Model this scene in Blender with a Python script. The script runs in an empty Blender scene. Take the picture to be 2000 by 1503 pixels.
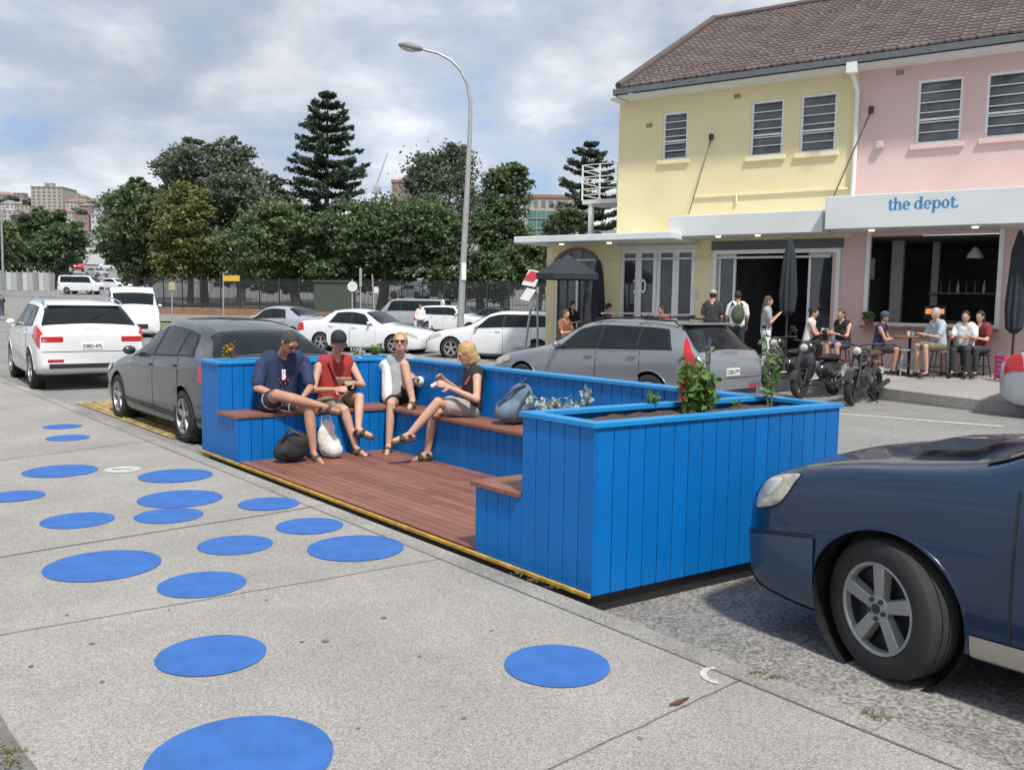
import bpy,bmesh,math,random
import numpy as np
from mathutils import Vector as V, Matrix as M
random.seed(7); np.random.seed(7); R=random.uniform
S=bpy.context.scene; C=S.collection
F=1750.;H=1.64;pit=math.atan(164/F);rol=math.radians(.9)
f0=V((0,math.cos(pit),-math.sin(pit)));r0=V((1,0,0));u0=V((0,math.sin(pit),math.cos(pit)))
rt=r0*math.cos(rol)+u0*math.sin(rol);up=u0*math.cos(rol)-r0*math.sin(rol)
CAM=V((0,0,H));Z=V((0,0,1))
def ray(x,y): return f0*F+rt*(x-1000)-up*(y-751.5)
def G(x,y,z=0.):
    d=ray(x,y); return CAM+d*((z-H)/d.z)
def D(x,y,Y):
    d=ray(x,y); return CAM+d*(Y/d.y)
cd=bpy.data.cameras.new('camera');cam=bpy.data.objects.new('camera',cd);C.objects.link(cam)
cd.lens=F/2000*36;cd.sensor_width=36;cd.clip_end=6000;cd.clip_start=.05
m=M.Identity(4)
for i,a in enumerate((rt,up,-f0)):
    for j in range(3): m[j][i]=a[j]
m[2][3]=H; cam.matrix_world=m; S.camera=cam
# ---------- materials
def nd(nt,t,**k):
    n=nt.nodes.new(t)
    for a,b in k.items(): setattr(n,a,b)
    return n
MC={}
def mat(name,col,rough=.6,metal=0,var=.12,sc=6.,bump=0,coat=0,isl=0,col2=None,emit=0,spec=.5,bsc=None,trans=0):
    if name in MC: return MC[name]
    m=bpy.data.materials.new(name);m.use_nodes=True;nt=m.node_tree;b=nt.nodes['Principled BSDF'];L=nt.links
    b.inputs['Roughness'].default_value=rough;b.inputs['Metallic'].default_value=metal
    b.inputs['Coat Weight'].default_value=coat;b.inputs['Coat Roughness'].default_value=.05
    b.inputs['Specular IOR Level'].default_value=spec
    tc=nd(nt,'ShaderNodeTexCoord');no=nd(nt,'ShaderNodeTexNoise');no.inputs['Scale'].default_value=sc;no.inputs['Detail'].default_value=5
    L.new(tc.outputs['Object'],no.inputs['Vector'])
    mx=nd(nt,'ShaderNodeMix',data_type='RGBA');c=V(col)
    a=c*(1-var) if col2 is None else c; d=c*(1+var) if col2 is None else V(col2)
    mx.inputs[6].default_value=(*a,1);mx.inputs[7].default_value=(*[min(1,x) for x in d],1)
    mr=nd(nt,'ShaderNodeMapRange');mr.inputs[1].default_value=.3;mr.inputs[2].default_value=.7
    L.new(no.outputs['Fac'],mr.inputs[0]);fac=mr.outputs[0]
    if isl:
        g=nd(nt,'ShaderNodeNewGeometry');m2=nd(nt,'ShaderNodeMix');m2.inputs[0].default_value=isl
        L.new(fac,m2.inputs[2]);L.new(g.outputs['Random Per Island'],m2.inputs[3]);fac=m2.outputs[0]
    L.new(fac,mx.inputs[0]);L.new(mx.outputs[2],b.inputs['Base Color'])
    if bump:
        n2=nd(nt,'ShaderNodeTexNoise');n2.inputs['Scale'].default_value=bsc or sc*6;L.new(tc.outputs['Object'],n2.inputs['Vector'])
        bp=nd(nt,'ShaderNodeBump');bp.inputs['Strength'].default_value=bump;bp.inputs['Distance'].default_value=.02
        L.new(n2.outputs['Fac'],bp.inputs['Height']);L.new(bp.outputs[0],b.inputs['Normal'])
    if emit: b.inputs['Emission Color'].default_value=(*col,1);b.inputs['Emission Strength'].default_value=emit
    if trans:
        tr=nd(nt,'ShaderNodeBsdfTranslucent');L.new(mx.outputs[2],tr.inputs[0]);ms=nd(nt,'ShaderNodeMixShader');ms.inputs[0].default_value=trans
        L.new(b.outputs[0],ms.inputs[1]);L.new(tr.outputs[0],ms.inputs[2]);L.new(ms.outputs[0],nt.nodes['Material Output'].inputs[0])
    MC[name]=m;return m
def speck(name,dark,lite,sc,stain=.25,rough=.9,cont=(.36,.64),stsc=.8,bs=.25):
    m=bpy.data.materials.new(name);m.use_nodes=True;nt=m.node_tree;b=nt.nodes['Principled BSDF'];L=nt.links
    b.inputs['Roughness'].default_value=rough;b.inputs['Specular IOR Level'].default_value=.25
    g=nd(nt,'ShaderNodeNewGeometry')
    n=nd(nt,'ShaderNodeTexNoise');n.inputs['Scale'].default_value=sc;n.inputs['Detail'].default_value=3;L.new(g.outputs['Position'],n.inputs['Vector'])
    v=nd(nt,'ShaderNodeTexVoronoi');v.inputs['Scale'].default_value=sc*.75;L.new(g.outputs['Position'],v.inputs['Vector'])
    sp=nd(nt,'ShaderNodeSeparateColor');L.new(v.outputs['Color'],sp.inputs[0])
    mm=nd(nt,'ShaderNodeMix');mm.inputs[0].default_value=.45;L.new(n.outputs['Fac'],mm.inputs[2]);L.new(sp.outputs[0],mm.inputs[3])
    mr=nd(nt,'ShaderNodeMapRange');mr.inputs[1].default_value=cont[0];mr.inputs[2].default_value=cont[1];L.new(mm.outputs[0],mr.inputs[0])
    mx=nd(nt,'ShaderNodeMix',data_type='RGBA');mx.inputs[6].default_value=(*dark,1);mx.inputs[7].default_value=(*lite,1);L.new(mr.outputs[0],mx.inputs[0])
    n2=nd(nt,'ShaderNodeTexNoise');n2.inputs['Scale'].default_value=stsc;n2.inputs['Detail'].default_value=7;n2.inputs['Roughness'].default_value=.68;L.new(g.outputs['Position'],n2.inputs['Vector'])
    r2=nd(nt,'ShaderNodeMapRange');r2.inputs[1].default_value=.3;r2.inputs[2].default_value=.7;r2.inputs[3].default_value=1-stain;r2.inputs[4].default_value=1+stain*.6;L.new(n2.outputs['Fac'],r2.inputs[0])
    m3=nd(nt,'ShaderNodeMix',data_type='RGBA',blend_type='MULTIPLY');m3.inputs[0].default_value=1;L.new(mx.outputs[2],m3.inputs[6]);L.new(r2.outputs[0],m3.inputs[7])
    L.new(m3.outputs[2],b.inputs['Base Color'])
    bp=nd(nt,'ShaderNodeBump');bp.inputs['Strength'].default_value=bs;bp.inputs['Distance'].default_value=.004;L.new(mm.outputs[0],bp.inputs['Height']);L.new(bp.outputs[0],b.inputs['Normal'])
    MC[name]=m;return m
pave=speck('pavement',(.205,.195,.18),(.425,.408,.38),220,.2,cont=(.24,.73),bs=.2)
asph=speck('asphalt',(.12,.117,.112),(.36,.345,.32),90,.3,cont=(.26,.74))
asph2=speck('road_asphalt',(.195,.19,.182),(.305,.3,.285),90,.3,stsc=.25)
conc=speck('kerb_concrete',(.2,.19,.175),(.4,.385,.355),180,.38,cont=(.26,.73))
white=mat('white_paint',(.8,.8,.78),.45,var=.05);offw=mat('off_white',(.66,.66,.64),.6,var=.06)
black=mat('black_plastic',(.018,.018,.019),.5);dark=mat('dark_metal',(.03,.032,.035),.45);rubber=mat('rubber',(.028,.028,.028),.85,bump=.2,sc=30)
glass=mat('window_glass',(.012,.016,.019),.07,var=.3,sc=2,spec=.28);chrome=mat('chrome',(.6,.6,.6),.2,1,var=.04);alloy=mat('alloy',(.36,.36,.35),.4,.45,var=.12)
redl=mat('red_lens',(.5,.012,.018),.12,coat=.6);clearl=mat('clear_lens',(.5,.48,.4),.14,var=.35,sc=14,coat=.8);platem=mat('plate',(.78,.78,.76),.5,var=.04)
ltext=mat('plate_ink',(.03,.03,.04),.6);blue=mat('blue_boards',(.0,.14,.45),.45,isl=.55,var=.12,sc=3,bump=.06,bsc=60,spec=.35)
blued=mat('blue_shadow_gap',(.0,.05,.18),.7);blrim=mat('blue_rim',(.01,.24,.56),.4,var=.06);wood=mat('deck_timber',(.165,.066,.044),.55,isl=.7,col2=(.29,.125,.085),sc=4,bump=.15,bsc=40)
yel=mat('yellow_edge',(.55,.32,.05),.75,var=.3,sc=12);soilm=mat('soil',(.09,.066,.046),.95,var=.5,sc=25,bump=.8);dotm=mat('blue_dot_paint',(.035,.135,.42),.85,var=.15,sc=6,bump=.3,bsc=190)
# ---------- mesh builder
class MB:
    def __init__(s): s.v=[];s.f=[]
    def add(s,vs,fs):
        o=len(s.v);s.v+=[V(p) for p in vs];s.f+=[[i+o for i in q] for q in fs];return s
    def hexa(s,p): return s.add(p,[(3,2,1,0),(4,5,6,7),(0,1,5,4),(1,2,6,5),(2,3,7,6),(3,0,4,7)])
    def box(s,c,sz,X=V((1,0,0)),Y=V((0,1,0)),ZZ=Z):
        c=V(c);x=X*sz[0]/2;y=Y*sz[1]/2;z=ZZ*sz[2]/2
        return s.hexa([c-x-y-z,c+x-y-z,c+x+y-z,c-x+y-z,c-x-y+z,c+x-y+z,c+x+y+z,c-x+y+z])
    def prism(s,poly,vec):
        n=len(poly);vec=V(vec);p=[V(q) for q in poly]
        return s.add(p+[q+vec for q in p],[list(range(n))[::-1],list(range(n,2*n))]+[(i,(i+1)%n,n+(i+1)%n,n+i) for i in range(n)])
    def poly(s,p): return s.add(p,[list(range(len(p)))])
    def loft(s,rings,cap=True,close=True):
        n=len(rings[0]);o=len(s.v)
        for r in rings: s.v+=[V(p) for p in r]
        for i in range(len(rings)-1):
            for j in range(n if close else n-1):
                k=(j+1)%n;s.f.append([o+i*n+j,o+i*n+k,o+(i+1)*n+k,o+(i+1)*n+j])
        if cap: s.f.append([o+j for j in range(n)][::-1]);s.f.append([o+(len(rings)-1)*n+j for j in range(n)])
        return s
    def tube(s,pts,rs,n=8):
        pts=[V(p) for p in pts]
        if not hasattr(rs,'__len__'): rs=[rs]*len(pts)
        rings=[];pn=None
        for i,p in enumerate(pts):
            t=(pts[min(i+1,len(pts)-1)]-pts[max(i-1,0)]).normalized()
            a=pn if pn is not None else (V((1,0,0)) if abs(t.x)<.8 else V((0,1,0)))
            x=(a-t*a.dot(t)).normalized();pn=x;y=t.cross(x)
            rings.append([p+(x*math.cos(k*2*math.pi/n)+y*math.sin(k*2*math.pi/n))*rs[i] for k in range(n)])
        return s.loft(rings)
    def caps(s,a,b,ra,rb,n=10):
        a=V(a);b=V(b);t=(b-a)
        if t.length<1e-4: t=V((0,0,1e-3));b=a+t
        t.normalize();P=[];rs=[]
        for k in (-.97,-.75,-.4,0): P.append(a+t*ra*k);rs.append(ra*math.sqrt(1-k*k))
        for k in (0,.4,.75,.97): P.append(b+t*rb*k);rs.append(rb*math.sqrt(1-k*k))
        x=(V((1,0,0)) if abs(t.x)<.8 else V((0,1,0)));x=(x-t*x.dot(t)).normalized();y=t.cross(x)
        return s.loft([[p+(x*math.cos(k*2*math.pi/n)+y*math.sin(k*2*math.pi/n))*r for k in range(n)] for p,r in zip(P,rs)])
    def ell(s,c,r,fr=(V((1,0,0)),V((0,1,0)),Z),n=14,mm=9):
        c=V(c);rings=[]
        for i in range(mm+1):
            th=-math.pi/2*.985+math.pi*.985*i/mm
            rings.append([c+fr[0]*r[0]*math.cos(th)*math.cos(k*2*math.pi/n)+fr[1]*r[1]*math.cos(th)*math.sin(k*2*math.pi/n)+fr[2]*r[2]*math.sin(th) for k in range(n)])
        return s.loft(rings)
    def lathe(s,prof,c,ax,n=20,closed=False,cap=True):
        c=V(c);ax=V(ax).normalized();x=(V((1,0,0)) if abs(ax.x)<.8 else Z);x=(x-ax*x.dot(ax)).normalized();y=ax.cross(x)
        rings=[[c+ax*h+(x*math.cos(k*2*math.pi/n)+y*math.sin(k*2*math.pi/n))*r for k in range(n)] for r,h in prof]
        if closed: rings.append(rings[0])
        return s.loft(rings,cap=cap and not closed)
    def build(s,name,m,par=None,world=False,smooth=None,bev=0,label=None):
        me=bpy.data.meshes.new(name);vs=s.v;off=V((0,0,0))
        if par is not None and world:
            q=par
            while q.parent: q=q.parent
            inv=q.matrix_basis.inverted();vs=[inv@p for p in vs]
        if par is None:
            a=np.array([tuple(p) for p in vs]);off=V(((a[:,0].min()+a[:,0].max())/2,(a[:,1].min()+a[:,1].max())/2,a[:,2].min()));vs=[p-off for p in vs]
        me.from_pydata([tuple(p) for p in vs],[],s.f);me.update()
        bm=bmesh.new();bm.from_mesh(me);bmesh.ops.recalc_face_normals(bm,faces=bm.faces);bm.to_mesh(me);bm.free()
        me.materials.append(m)
        if smooth: 
            me.polygons.foreach_set('use_smooth',[True]*len(me.polygons));me.set_sharp_from_angle(angle=math.radians(smooth))
        o=bpy.data.objects.new(name,me);C.objects.link(o);o.location=off
        if par is not None: o.parent=par
        if bev:
            b=o.modifiers.new('b','BEVEL');b.width=bev;b.segments=2;b.limit_method='ANGLE'
        if label:o['label']=label
        return o
def tag(o,label,cat,group=None):
    o['label']=label;o['category']=cat
    if group:o['group']=group
    return o
def struct(o): o['kind']='structure';return o
def thing(name,label,cat,loc=(0,0,0),rz=0,group=None):
    o=bpy.data.objects.new(name,None);C.objects.link(o);o.location=loc;o.rotation_euler=(0,0,rz);o.empty_display_size=.1
    return tag(o,label,cat,group)
def evald(o):
    bpy.context.view_layer.update();dg=bpy.context.evaluated_depsgraph_get()
    return bpy.data.meshes.new_from_object(o.evaluated_get(dg))
def skin(mb,name,m,par,vox,sm=4):
    me=bpy.data.meshes.new(name);me.from_pydata([tuple(p) for p in mb.v],[],mb.f);t=bpy.data.objects.new('t',me);C.objects.link(t)
    r=t.modifiers.new('r','REMESH');r.mode='VOXEL';r.voxel_size=vox
    s=t.modifiers.new('s','SMOOTH');s.factor=.5;s.iterations=sm
    e=evald(t);bpy.data.objects.remove(t);q=par
    if q is not None:
        while q.parent: q=q.parent
        e.transform(q.matrix_basis.inverted())
    e.polygons.foreach_set('use_smooth',[True]*len(e.polygons));e.materials.clear();e.materials.append(m)
    o=bpy.data.objects.new(name,e);C.objects.link(o);o.parent=par;return o
def text(s,size,org,X,Y,m,par,name='lettering',bold=0,world=True,sx=1):
    cu=bpy.data.curves.new('t','FONT');cu.body=s;cu.size=size;cu.align_x='CENTER';cu.align_y='CENTER';cu.extrude=.002;cu.offset=bold
    t=bpy.data.objects.new('t',cu);C.objects.link(t);e=evald(t);bpy.data.objects.remove(t)
    X=V(X).normalized();Y=V(Y).normalized();Zz=X.cross(Y);mm=M.Identity(4)
    for i,a in enumerate((X*sx,Y,Zz)):
        for j in range(3): mm[j][i]=a[j]
    mm.translation=V(org);e.transform(mm)
    if world:
        q=par
        while q.parent:q=q.parent
        e.transform(q.matrix_basis.inverted())
    e.materials.clear();e.materials.append(m);o=bpy.data.objects.new(name,e);C.objects.link(o);o.parent=par;return o
# ---------- frames of reference
A=G(1155,1165);B=G(395,880);LU=(B-A).length;U=(B-A)/LU
PH=.95
t_=G(1635,793,PH)-G(1165,832,PH);W=t_.length;Vv=t_/W
VP=V((U.y,-U.x,0))
def Pk(u,v,z): return A+U*u+Vv*v+Z*z
ROAD=-.12
e_=V((.819,-.573,0));n_=V((-.573,-.819,0));P0=V((7.73,20.5,0))
def FW(t,z,o=0): return P0+e_*t+n_*o+Z*z
def fpp(px,py,o=0):
    d=ray(px,py);return CAM+d*((P0+n_*o-CAM).dot(n_)/d.dot(n_))
def fp(px,py,o=0):
    p=fpp(px,py,o);return (p-P0).dot(e_),p.z
def fo(px,o,z=None):
    p=fpp(px,620,o);p.z=(.28-.05*o) if z is None else z;return p
# ---------- world, sun
w=bpy.data.worlds.new('World');S.world=w;w.use_nodes=True;nt=w.node_tree;L=nt.links;bg=nt.nodes['Background'];bg.inputs[1].default_value=.145
sd=V((.24,-.62,1.0)).normalized()
sk=nd(nt,'ShaderNodeTexSky');sk.sky_type='NISHITA';sk.sun_disc=False;sk.sun_elevation=math.asin(sd.z);sk.sun_rotation=math.atan2(sd.x,sd.y)
tc=nd(nt,'ShaderNodeTexCoord');sx=nd(nt,'ShaderNodeSeparateXYZ');L.new(tc.outputs['Generated'],sx.inputs[0])
ad=nd(nt,'ShaderNodeMath',operation='ADD');ad.inputs[1].default_value=.34;L.new(sx.outputs[2],ad.inputs[0])
mxz=nd(nt,'ShaderNodeMath',operation='MAXIMUM');mxz.inputs[1].default_value=.05;L.new(ad.outputs[0],mxz.inputs[0])
cb=nd(nt,'ShaderNodeCombineXYZ')
for i in (0,1):
    dv=nd(nt,'ShaderNodeMath',operation='DIVIDE');L.new(sx.outputs[i],dv.inputs[0]);L.new(mxz.outputs[0],dv.inputs[1]);L.new(dv.outputs[0],cb.inputs[i])
def wnoise(sc,det,ro,off,dist=0):
    mp=nd(nt,'ShaderNodeMapping');mp.inputs['Location'].default_value=off;mp.inputs['Scale'].default_value=(1.,1.,1);L.new(cb.outputs[0],mp.inputs[0])
    n=nd(nt,'ShaderNodeTexNoise');n.inputs['Scale'].default_value=sc;n.inputs['Detail'].default_value=det;n.inputs['Roughness'].default_value=ro;n.inputs['Distortion'].default_value=dist;L.new(mp.outputs[0],n.inputs['Vector']);return n
n1=wnoise(3.4,10,.55,(3.1,1.7,0),.2);rp=nd(nt,'ShaderNodeValToRGB');L.new(n1.outputs['Fac'],rp.inputs[0]);cr=rp.color_ramp
cols=[(.33,(2.7,3.6,5.2)),(.41,(3.4,4.0,5.0)),(.49,(3.9,4.35,5.1)),(.57,(4.9,5.25,5.8)),(.67,(6.3,6.5,6.8))]
cr.elements[0].position=cols[0][0];cr.elements[0].color=(*cols[0][1],1);cr.elements[1].position=cols[-1][0];cr.elements[1].color=(*cols[-1][1],1)
for p,c in cols[1:-1]:
    e=cr.elements.new(p);e.color=(*c,1)
n2=wnoise(1.2,5,.5,(8,2.2,0));mr=nd(nt,'ShaderNodeMapRange');mr.inputs[1].default_value=.35;mr.inputs[2].default_value=.65;mr.inputs[3].default_value=.86;mr.inputs[4].default_value=1.16;L.new(n2.outputs['Fac'],mr.inputs[0])
ml=nd(nt,'ShaderNodeMix',data_type='RGBA',blend_type='MULTIPLY');ml.inputs[0].default_value=1;L.new(rp.outputs[0],ml.inputs[6]);L.new(mr.outputs[0],ml.inputs[7])
mk=nd(nt,'ShaderNodeMix',data_type='RGBA');mk.inputs[0].default_value=.92;L.new(sk.outputs[0],mk.inputs[6]);L.new(ml.outputs[2],mk.inputs[7]);L.new(mk.outputs[2],bg.inputs[0])
sl=bpy.data.lights.new('sun','SUN');sl.energy=4.3;sl.angle=math.radians(5);sl.color=(1,.95,.88);so=bpy.data.objects.new('sun',sl);C.objects.link(so);so.rotation_euler=sd.to_track_quat('Z','Y').to_euler()
S.view_settings.view_transform='Standard'
# ---------- setting
struct(MB().poly([(-2500,-300,-.16),(2500,-300,-.16),(2500,4000,-.16),(-2500,4000,-.16)]).build('ground',asph2))
struct(MB().poly([(-90,-20,ROAD),(60,-20,ROAD),(60,75,ROAD),(-90,75,ROAD)]).build('road',asph2))
ko=-.10
def Kb(s,v,z): return A+U*s+VP*(v+ko)+Z*z
nr=MB().poly([Kb(-6,.02,ROAD+.004),Kb(.4,.02,ROAD+.004),Kb(.4,4.2,ROAD+.004),Kb(-6,4.2,ROAD+.004)]);struct(nr.build('parking_lane',asph))
struct(MB().hexa([Kb(-9,-.16,-.15),Kb(70,-.16,-.15),Kb(70,-60,-.15),Kb(-9,-60,-.15),Kb(-9,-.16,0),Kb(70,-.16,0),Kb(70,-60,0),Kb(-9,-60,0)]).build('pavement',pave))
k=MB()
for i in range(-5,40): k.hexa([Kb(i*1.8+.003,-.157,-.15),Kb(i*1.8+1.797,-.157,-.15),Kb(i*1.8+1.797,0,-.15),Kb(i*1.8+.003,0,-.15),Kb(i*1.8+.003,-.157,.003),Kb(i*1.8+1.797,-.157,.003),Kb(i*1.8+1.797,-.015,.003),Kb(i*1.8+.003,-.015,.003)])
struct(k.build('kerb',conc))
jm=mat('joint_dirt',(.17,.16,.142),.95,var=.4,sc=20)
j=MB()
def strip(mb,pts,wd,z=.004):
    pts=[V((p.x,p.y,0)) for p in pts]
    for a,b in zip(pts,pts[1:]):
        t=(b-a).normalized();q=V((-t.y,t.x,0))*wd/2;mb.poly([a-q+Z*z,b-q+Z*z,b+q+Z*z,a+q+Z*z])
def wob(a,b,n=14,s=.006): return [a.lerp(b,i/n)+V((R(-s,s),R(-s,s),0)) for i in range(n+1)]
strip(j,wob(G(-100,1104),G(640,985)),.015);strip(j,wob(G(-100,1257),G(870,1090)),.007);strip(j,wob(G(1000,1535),G(1448,1328)),.008);strip(j,wob(G(-50,905),G(380,850)),.012)
strip(j,[G(-20,1380),G(8,1430),G(38,1475),G(80,1530)],.035,.005);strip(j,wob(Kb(-8,-.165,0),Kb(30,-.165,0),80,.004),.008)
struct(j.build('pavement_joint',jm))
patchm=speck('tar_strip',(.05,.05,.05),(.2,.2,.19),150)
struct(MB().poly([G(-160,1370,.004),G(-25,1390,.004),G(10,1440,.004),G(70,1530,.004),G(-160,1530,.004)]).build('roadside_strip',patchm))
spots=MB()
for x,y,r in [(635,1250,.02),(750,1205,.018),(590,1252,.012),(180,1255,.015),(330,1190,.01),(820,1280,.01),(905,1400,.012),(200,1330,.012),(520,1170,.01),(1250,1440,.012),(700,1420,.008),(130,1200,.01),(960,1230,.009),(60,1300,.012)]:
    c=G(x,y,.004);spots.poly([c+V((math.cos(a)*r*R(.7,1.2),math.sin(a)*r*R(.7,1.2),0)) for a in [i*.7 for i in range(9)]])
struct(spots.build('pavement_stain',jm))
chalk=mat('faded_white_mark',(.5,.49,.47),.9,var=.25,sc=30)
c=G(1405,1318,.004);mk_=MB()
for i in range(7):
    a0=1.6+i*.4;a1=a0+.4;w0=.01+.005*math.sin(i*.5)
    mk_.poly([c+V((math.cos(a)*r,math.sin(a)*r*1.2,0)) for a,r in ((a0,.07-w0),(a1,.07-w0),(a1,.07+w0),(a0,.07+w0))])
struct(mk_.build('pavement_chalk_mark',chalk))
dots=[(470,1478,372,'largest blue painted dot, cut by the bottom edge of the view'),(1088,1297,214,'blue painted dot alone on the pavement nearest the navy car'),(413,1277,214,'blue painted dot just beyond the largest dot, left of the centre'),(395,1139,170,'blue painted dot straddling the pavement between the two joint lines'),(201,1102,218,'broad blue painted dot lying on the left side by a pavement joint'),(695,1068,190,'blue painted dot closest to the middle of the deck edge'),(460,1062,145,'mid-size blue painted dot left of the dot by the deck edge'),(605,1025,132,'blue painted dot near the kerb, between two dots along the deck'),(525,982,118,'small blue painted dot next to the kerb below the bags'),(330,1005,130,'blue painted dot overlapped by another dot, the nearer of the pair'),(352,972,160,'blue painted dot overlapping another, the farther of the pair'),(343,927,140,'blue painted dot right of the small white oval mark'),(152,1014,136,'blue painted dot left of the overlapping pair'),(118,918,136,'blue painted dot left of the small white oval mark'),(30,967,106,'blue painted dot cut by the left edge of the view'),(133,855,80,'small far blue painted dot, nearer of two beside the white car'),(122,833,70,'smallest farthest blue painted dot on the pavement')]
for i,(x,y,wd,lb) in enumerate(dots):
    c=G(x,y+ (2 if wd>100 else 0));r=wd*c.y/F/2;z=.004+.0006*(i%3)
    tag(MB().poly([V((c.x+r*math.cos(a)*R(.995,1.004),c.y+r*math.sin(a)*R(.995,1.004),z)) for a in [q*math.pi/32 for q in range(64)]]).build('painted_dot',dotm),lb,'painted dot','blue dots painted on the pavement')
c=G(240,917);t=thing('pavement_plaque','small white oval mark between two blue dots on the pavement','ground marking',c)
MB().poly([(.16*math.cos(a),.16*math.sin(a),.004) for a in [q*math.pi/16 for q in range(32)]]).build('disc',chalk,t)
MB().box((0,0,.0055),(.2,.03,.002)).build('inset',jm,t)
leaf=MB().tube([G(1308,1375,.012),G(1325,1370,.016),G(1346,1361,.012)],[.004,.01,.003],6).build('dead_leaf',mat('dry_leaf',(.12,.045,.025),.8),smooth=60);tag(leaf,'curled brown dry leaf lying on the pavement joint','leaf')
tm=mat('tactile_yellow',(.4,.3,.13),.85,var=.4,sc=4)
tp=MB();o=Kb(7.6,.35,ROAD+.012)
tp.hexa([o,o+VP*1.9,o+VP*1.9+U*4.5,o+U*4.5]+[q+Z*.006 for q in (o,o+VP*1.9,o+VP*1.9+U*4.5,o+U*4.5)])
for a in range(12):
    for b in range(28): 
        q=o+VP*(.08+a*.155)+U*(.1+b*.155)+Z*.01;tp.prism([q+V((math.cos(x)*.05,math.sin(x)*.05,0)) for x in (0,1.05,2.1,3.14,4.2,5.2)],(0,0,.016))
struct(tp.build('tactile_paving',tm))
rm=mat('road_line',(.6,.6,.57),.8,var=.25,sc=8);rl=MB()
strip(rl,[G(1640,808,ROAD),G(1960,833,ROAD)],.1,ROAD+.005);strip(rl,[G(20,628,ROAD),G(60,668,ROAD)],.2,ROAD+.005);strip(rl,[G(30,596,ROAD),G(140,606,ROAD)],.3,ROAD+.005)
struct(rl.build('road_marking',rm))
def zo(p): return .28-.05*(V((p[0],p[1],0))-P0).dot(n_)
kk=[(8.99+2.2,10.4),(8.2,14.96),(5.69,18.8),(2.94,23.0),(.9,26.2),(-.5,29),(8,45),(30,30),(30,5)]
b=MB();tops=[]
for x,y in kk:
    z=zo((x,y)) if y<26.5 and x<12 else .3
    tops.append(V((x,y,max(.05,min(z,.3)))))
bot=[V((p.x,p.y,-.16)) for p in tops];nn=len(tops)
b.add(tops+bot,[(i,(i+1)%nn,nn+(i+1)%nn,nn+i) for i in range(nn)])
inner=[V((FW(9,.28).x,FW(9,.28).y,.28)),V((FW(-9.6,.28).x,FW(-9.6,.28).y,.28))]
b.add([tops[0],tops[1],tops[2],tops[3],tops[4],inner[1],inner[0]],[(0,1,6),(1,2,6),(2,3,5,6),(3,4,5)])
b.add([tops[0],inner[0],tops[8]],[(0,1,2)]);b.add([inner[0],inner[1],tops[4],tops[5],tops[6],tops[7],tops[8]],[(0,1,5,6),(1,2,3,4),(1,4,5)])
struct(b.build('cafe_pavement',pave))
kb=MB()
for a,c in zip(tops[:5],tops[1:5]):
    t=(c-a).normalized();q=V((t.y,-t.x,0));q=q if q.dot(n_)<0 else -q
    kb.hexa([a-Z*.17-q*.004,c-Z*.17-q*.004,c-Z*.17+q*.16,a-Z*.17+q*.16,a+Z*.006-q*.004,c+Z*.006-q*.004,c+Z*.006+q*.16,a+Z*.006+q*.16])
struct(kb.build('cafe_kerb',conc))
# ---------- parklet
pk=thing('street_parklet','blue timber street parklet with red deck, benches and planters by the kerb','parklet',A,math.atan2(U.y,U.x))
def PB(mb,u0,u1,v0,v1,z0,z1): return mb.hexa([Pk(u0,v0,z0),Pk(u1,v0,z0),Pk(u1,v1,z0),Pk(u0,v1,z0),Pk(u0,v0,z1),Pk(u1,v0,z1),Pk(u1,v1,z1),Pk(u0,v1,z1)])
def boards(mb,fixed,val,a0,a1,z0,z1,th,bw=.118,gap=.006):
    n=max(1,round((a1-a0)/bw));d=(a1-a0)/n
    for i in range(n):
        x0=a0+i*d+(gap/2 if i else 0);x1=a0+(i+1)*d-(gap/2 if i<n-1 else 0);lo,hi=sorted((val,val+th))
        if fixed=='u': PB(mb,lo,hi,x0,x1,z0,z1)
        else: PB(mb,x0,x1,lo,hi,z0,z1)
def planter(name,u0,u1,v0,v1,h,rim=.075):
    core=MB();PB(core,u0+.021,u1-.021,v0+.021,v1-.021,.012,h-.09);o=core.build(name,blued,pk,True)
    m=MB();boards(m,'v',v0,u0,u1,.0,h-.03,.02);boards(m,'v',v1-.02,u0,u1,0,h-.03,.02);boards(m,'u',u0,v0+.021,v1-.021,0,h-.03,.02);boards(m,'u',u1-.02,v0+.021,v1-.021,0,h-.03,.02)
    m.build('board_cladding',blue,o,True,bev=.003)
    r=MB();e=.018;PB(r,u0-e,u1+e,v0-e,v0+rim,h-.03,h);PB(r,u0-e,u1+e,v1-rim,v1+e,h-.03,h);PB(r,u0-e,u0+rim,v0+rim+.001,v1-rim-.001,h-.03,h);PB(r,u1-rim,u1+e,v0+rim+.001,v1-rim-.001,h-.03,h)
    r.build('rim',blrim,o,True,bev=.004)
    s=MB();nx,ny=20,10;P=[[Pk(u0+.05+(u1-u0-.1)*j/ny,v0+.05+(v1-v0-.1)*i/nx,h-.075+R(0,.035)) for j in range(ny+1)] for i in range(nx+1)]
    s.loft(P,cap=False,close=False);s.build('soil',soilm,o,True,smooth=60)
    return o
u1,u2,u3,u4=.62,1.08,4.95,5.41
planter('planter_box',0,u1,0,W,PH+.03);planter('planter_box',u4,LU,0,W,PH+.03)
m=MB();boards(m,'v',W-.13,u1+.002,u4-.002,0,PH,.02);boards(m,'v',W-.022,u1+.002,u4-.002,0,PH,.02);bw=m.build('back_wall',blue,pk,True,bev=.003)
m=MB();PB(m,u1+.003,u4-.003,W-.108,W-.024,0,PH-.002);m.build('wall_core',blued,bw,True)
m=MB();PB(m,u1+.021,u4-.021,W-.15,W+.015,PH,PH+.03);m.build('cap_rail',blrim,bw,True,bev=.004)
SH=.45;vb=W-.5
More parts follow.
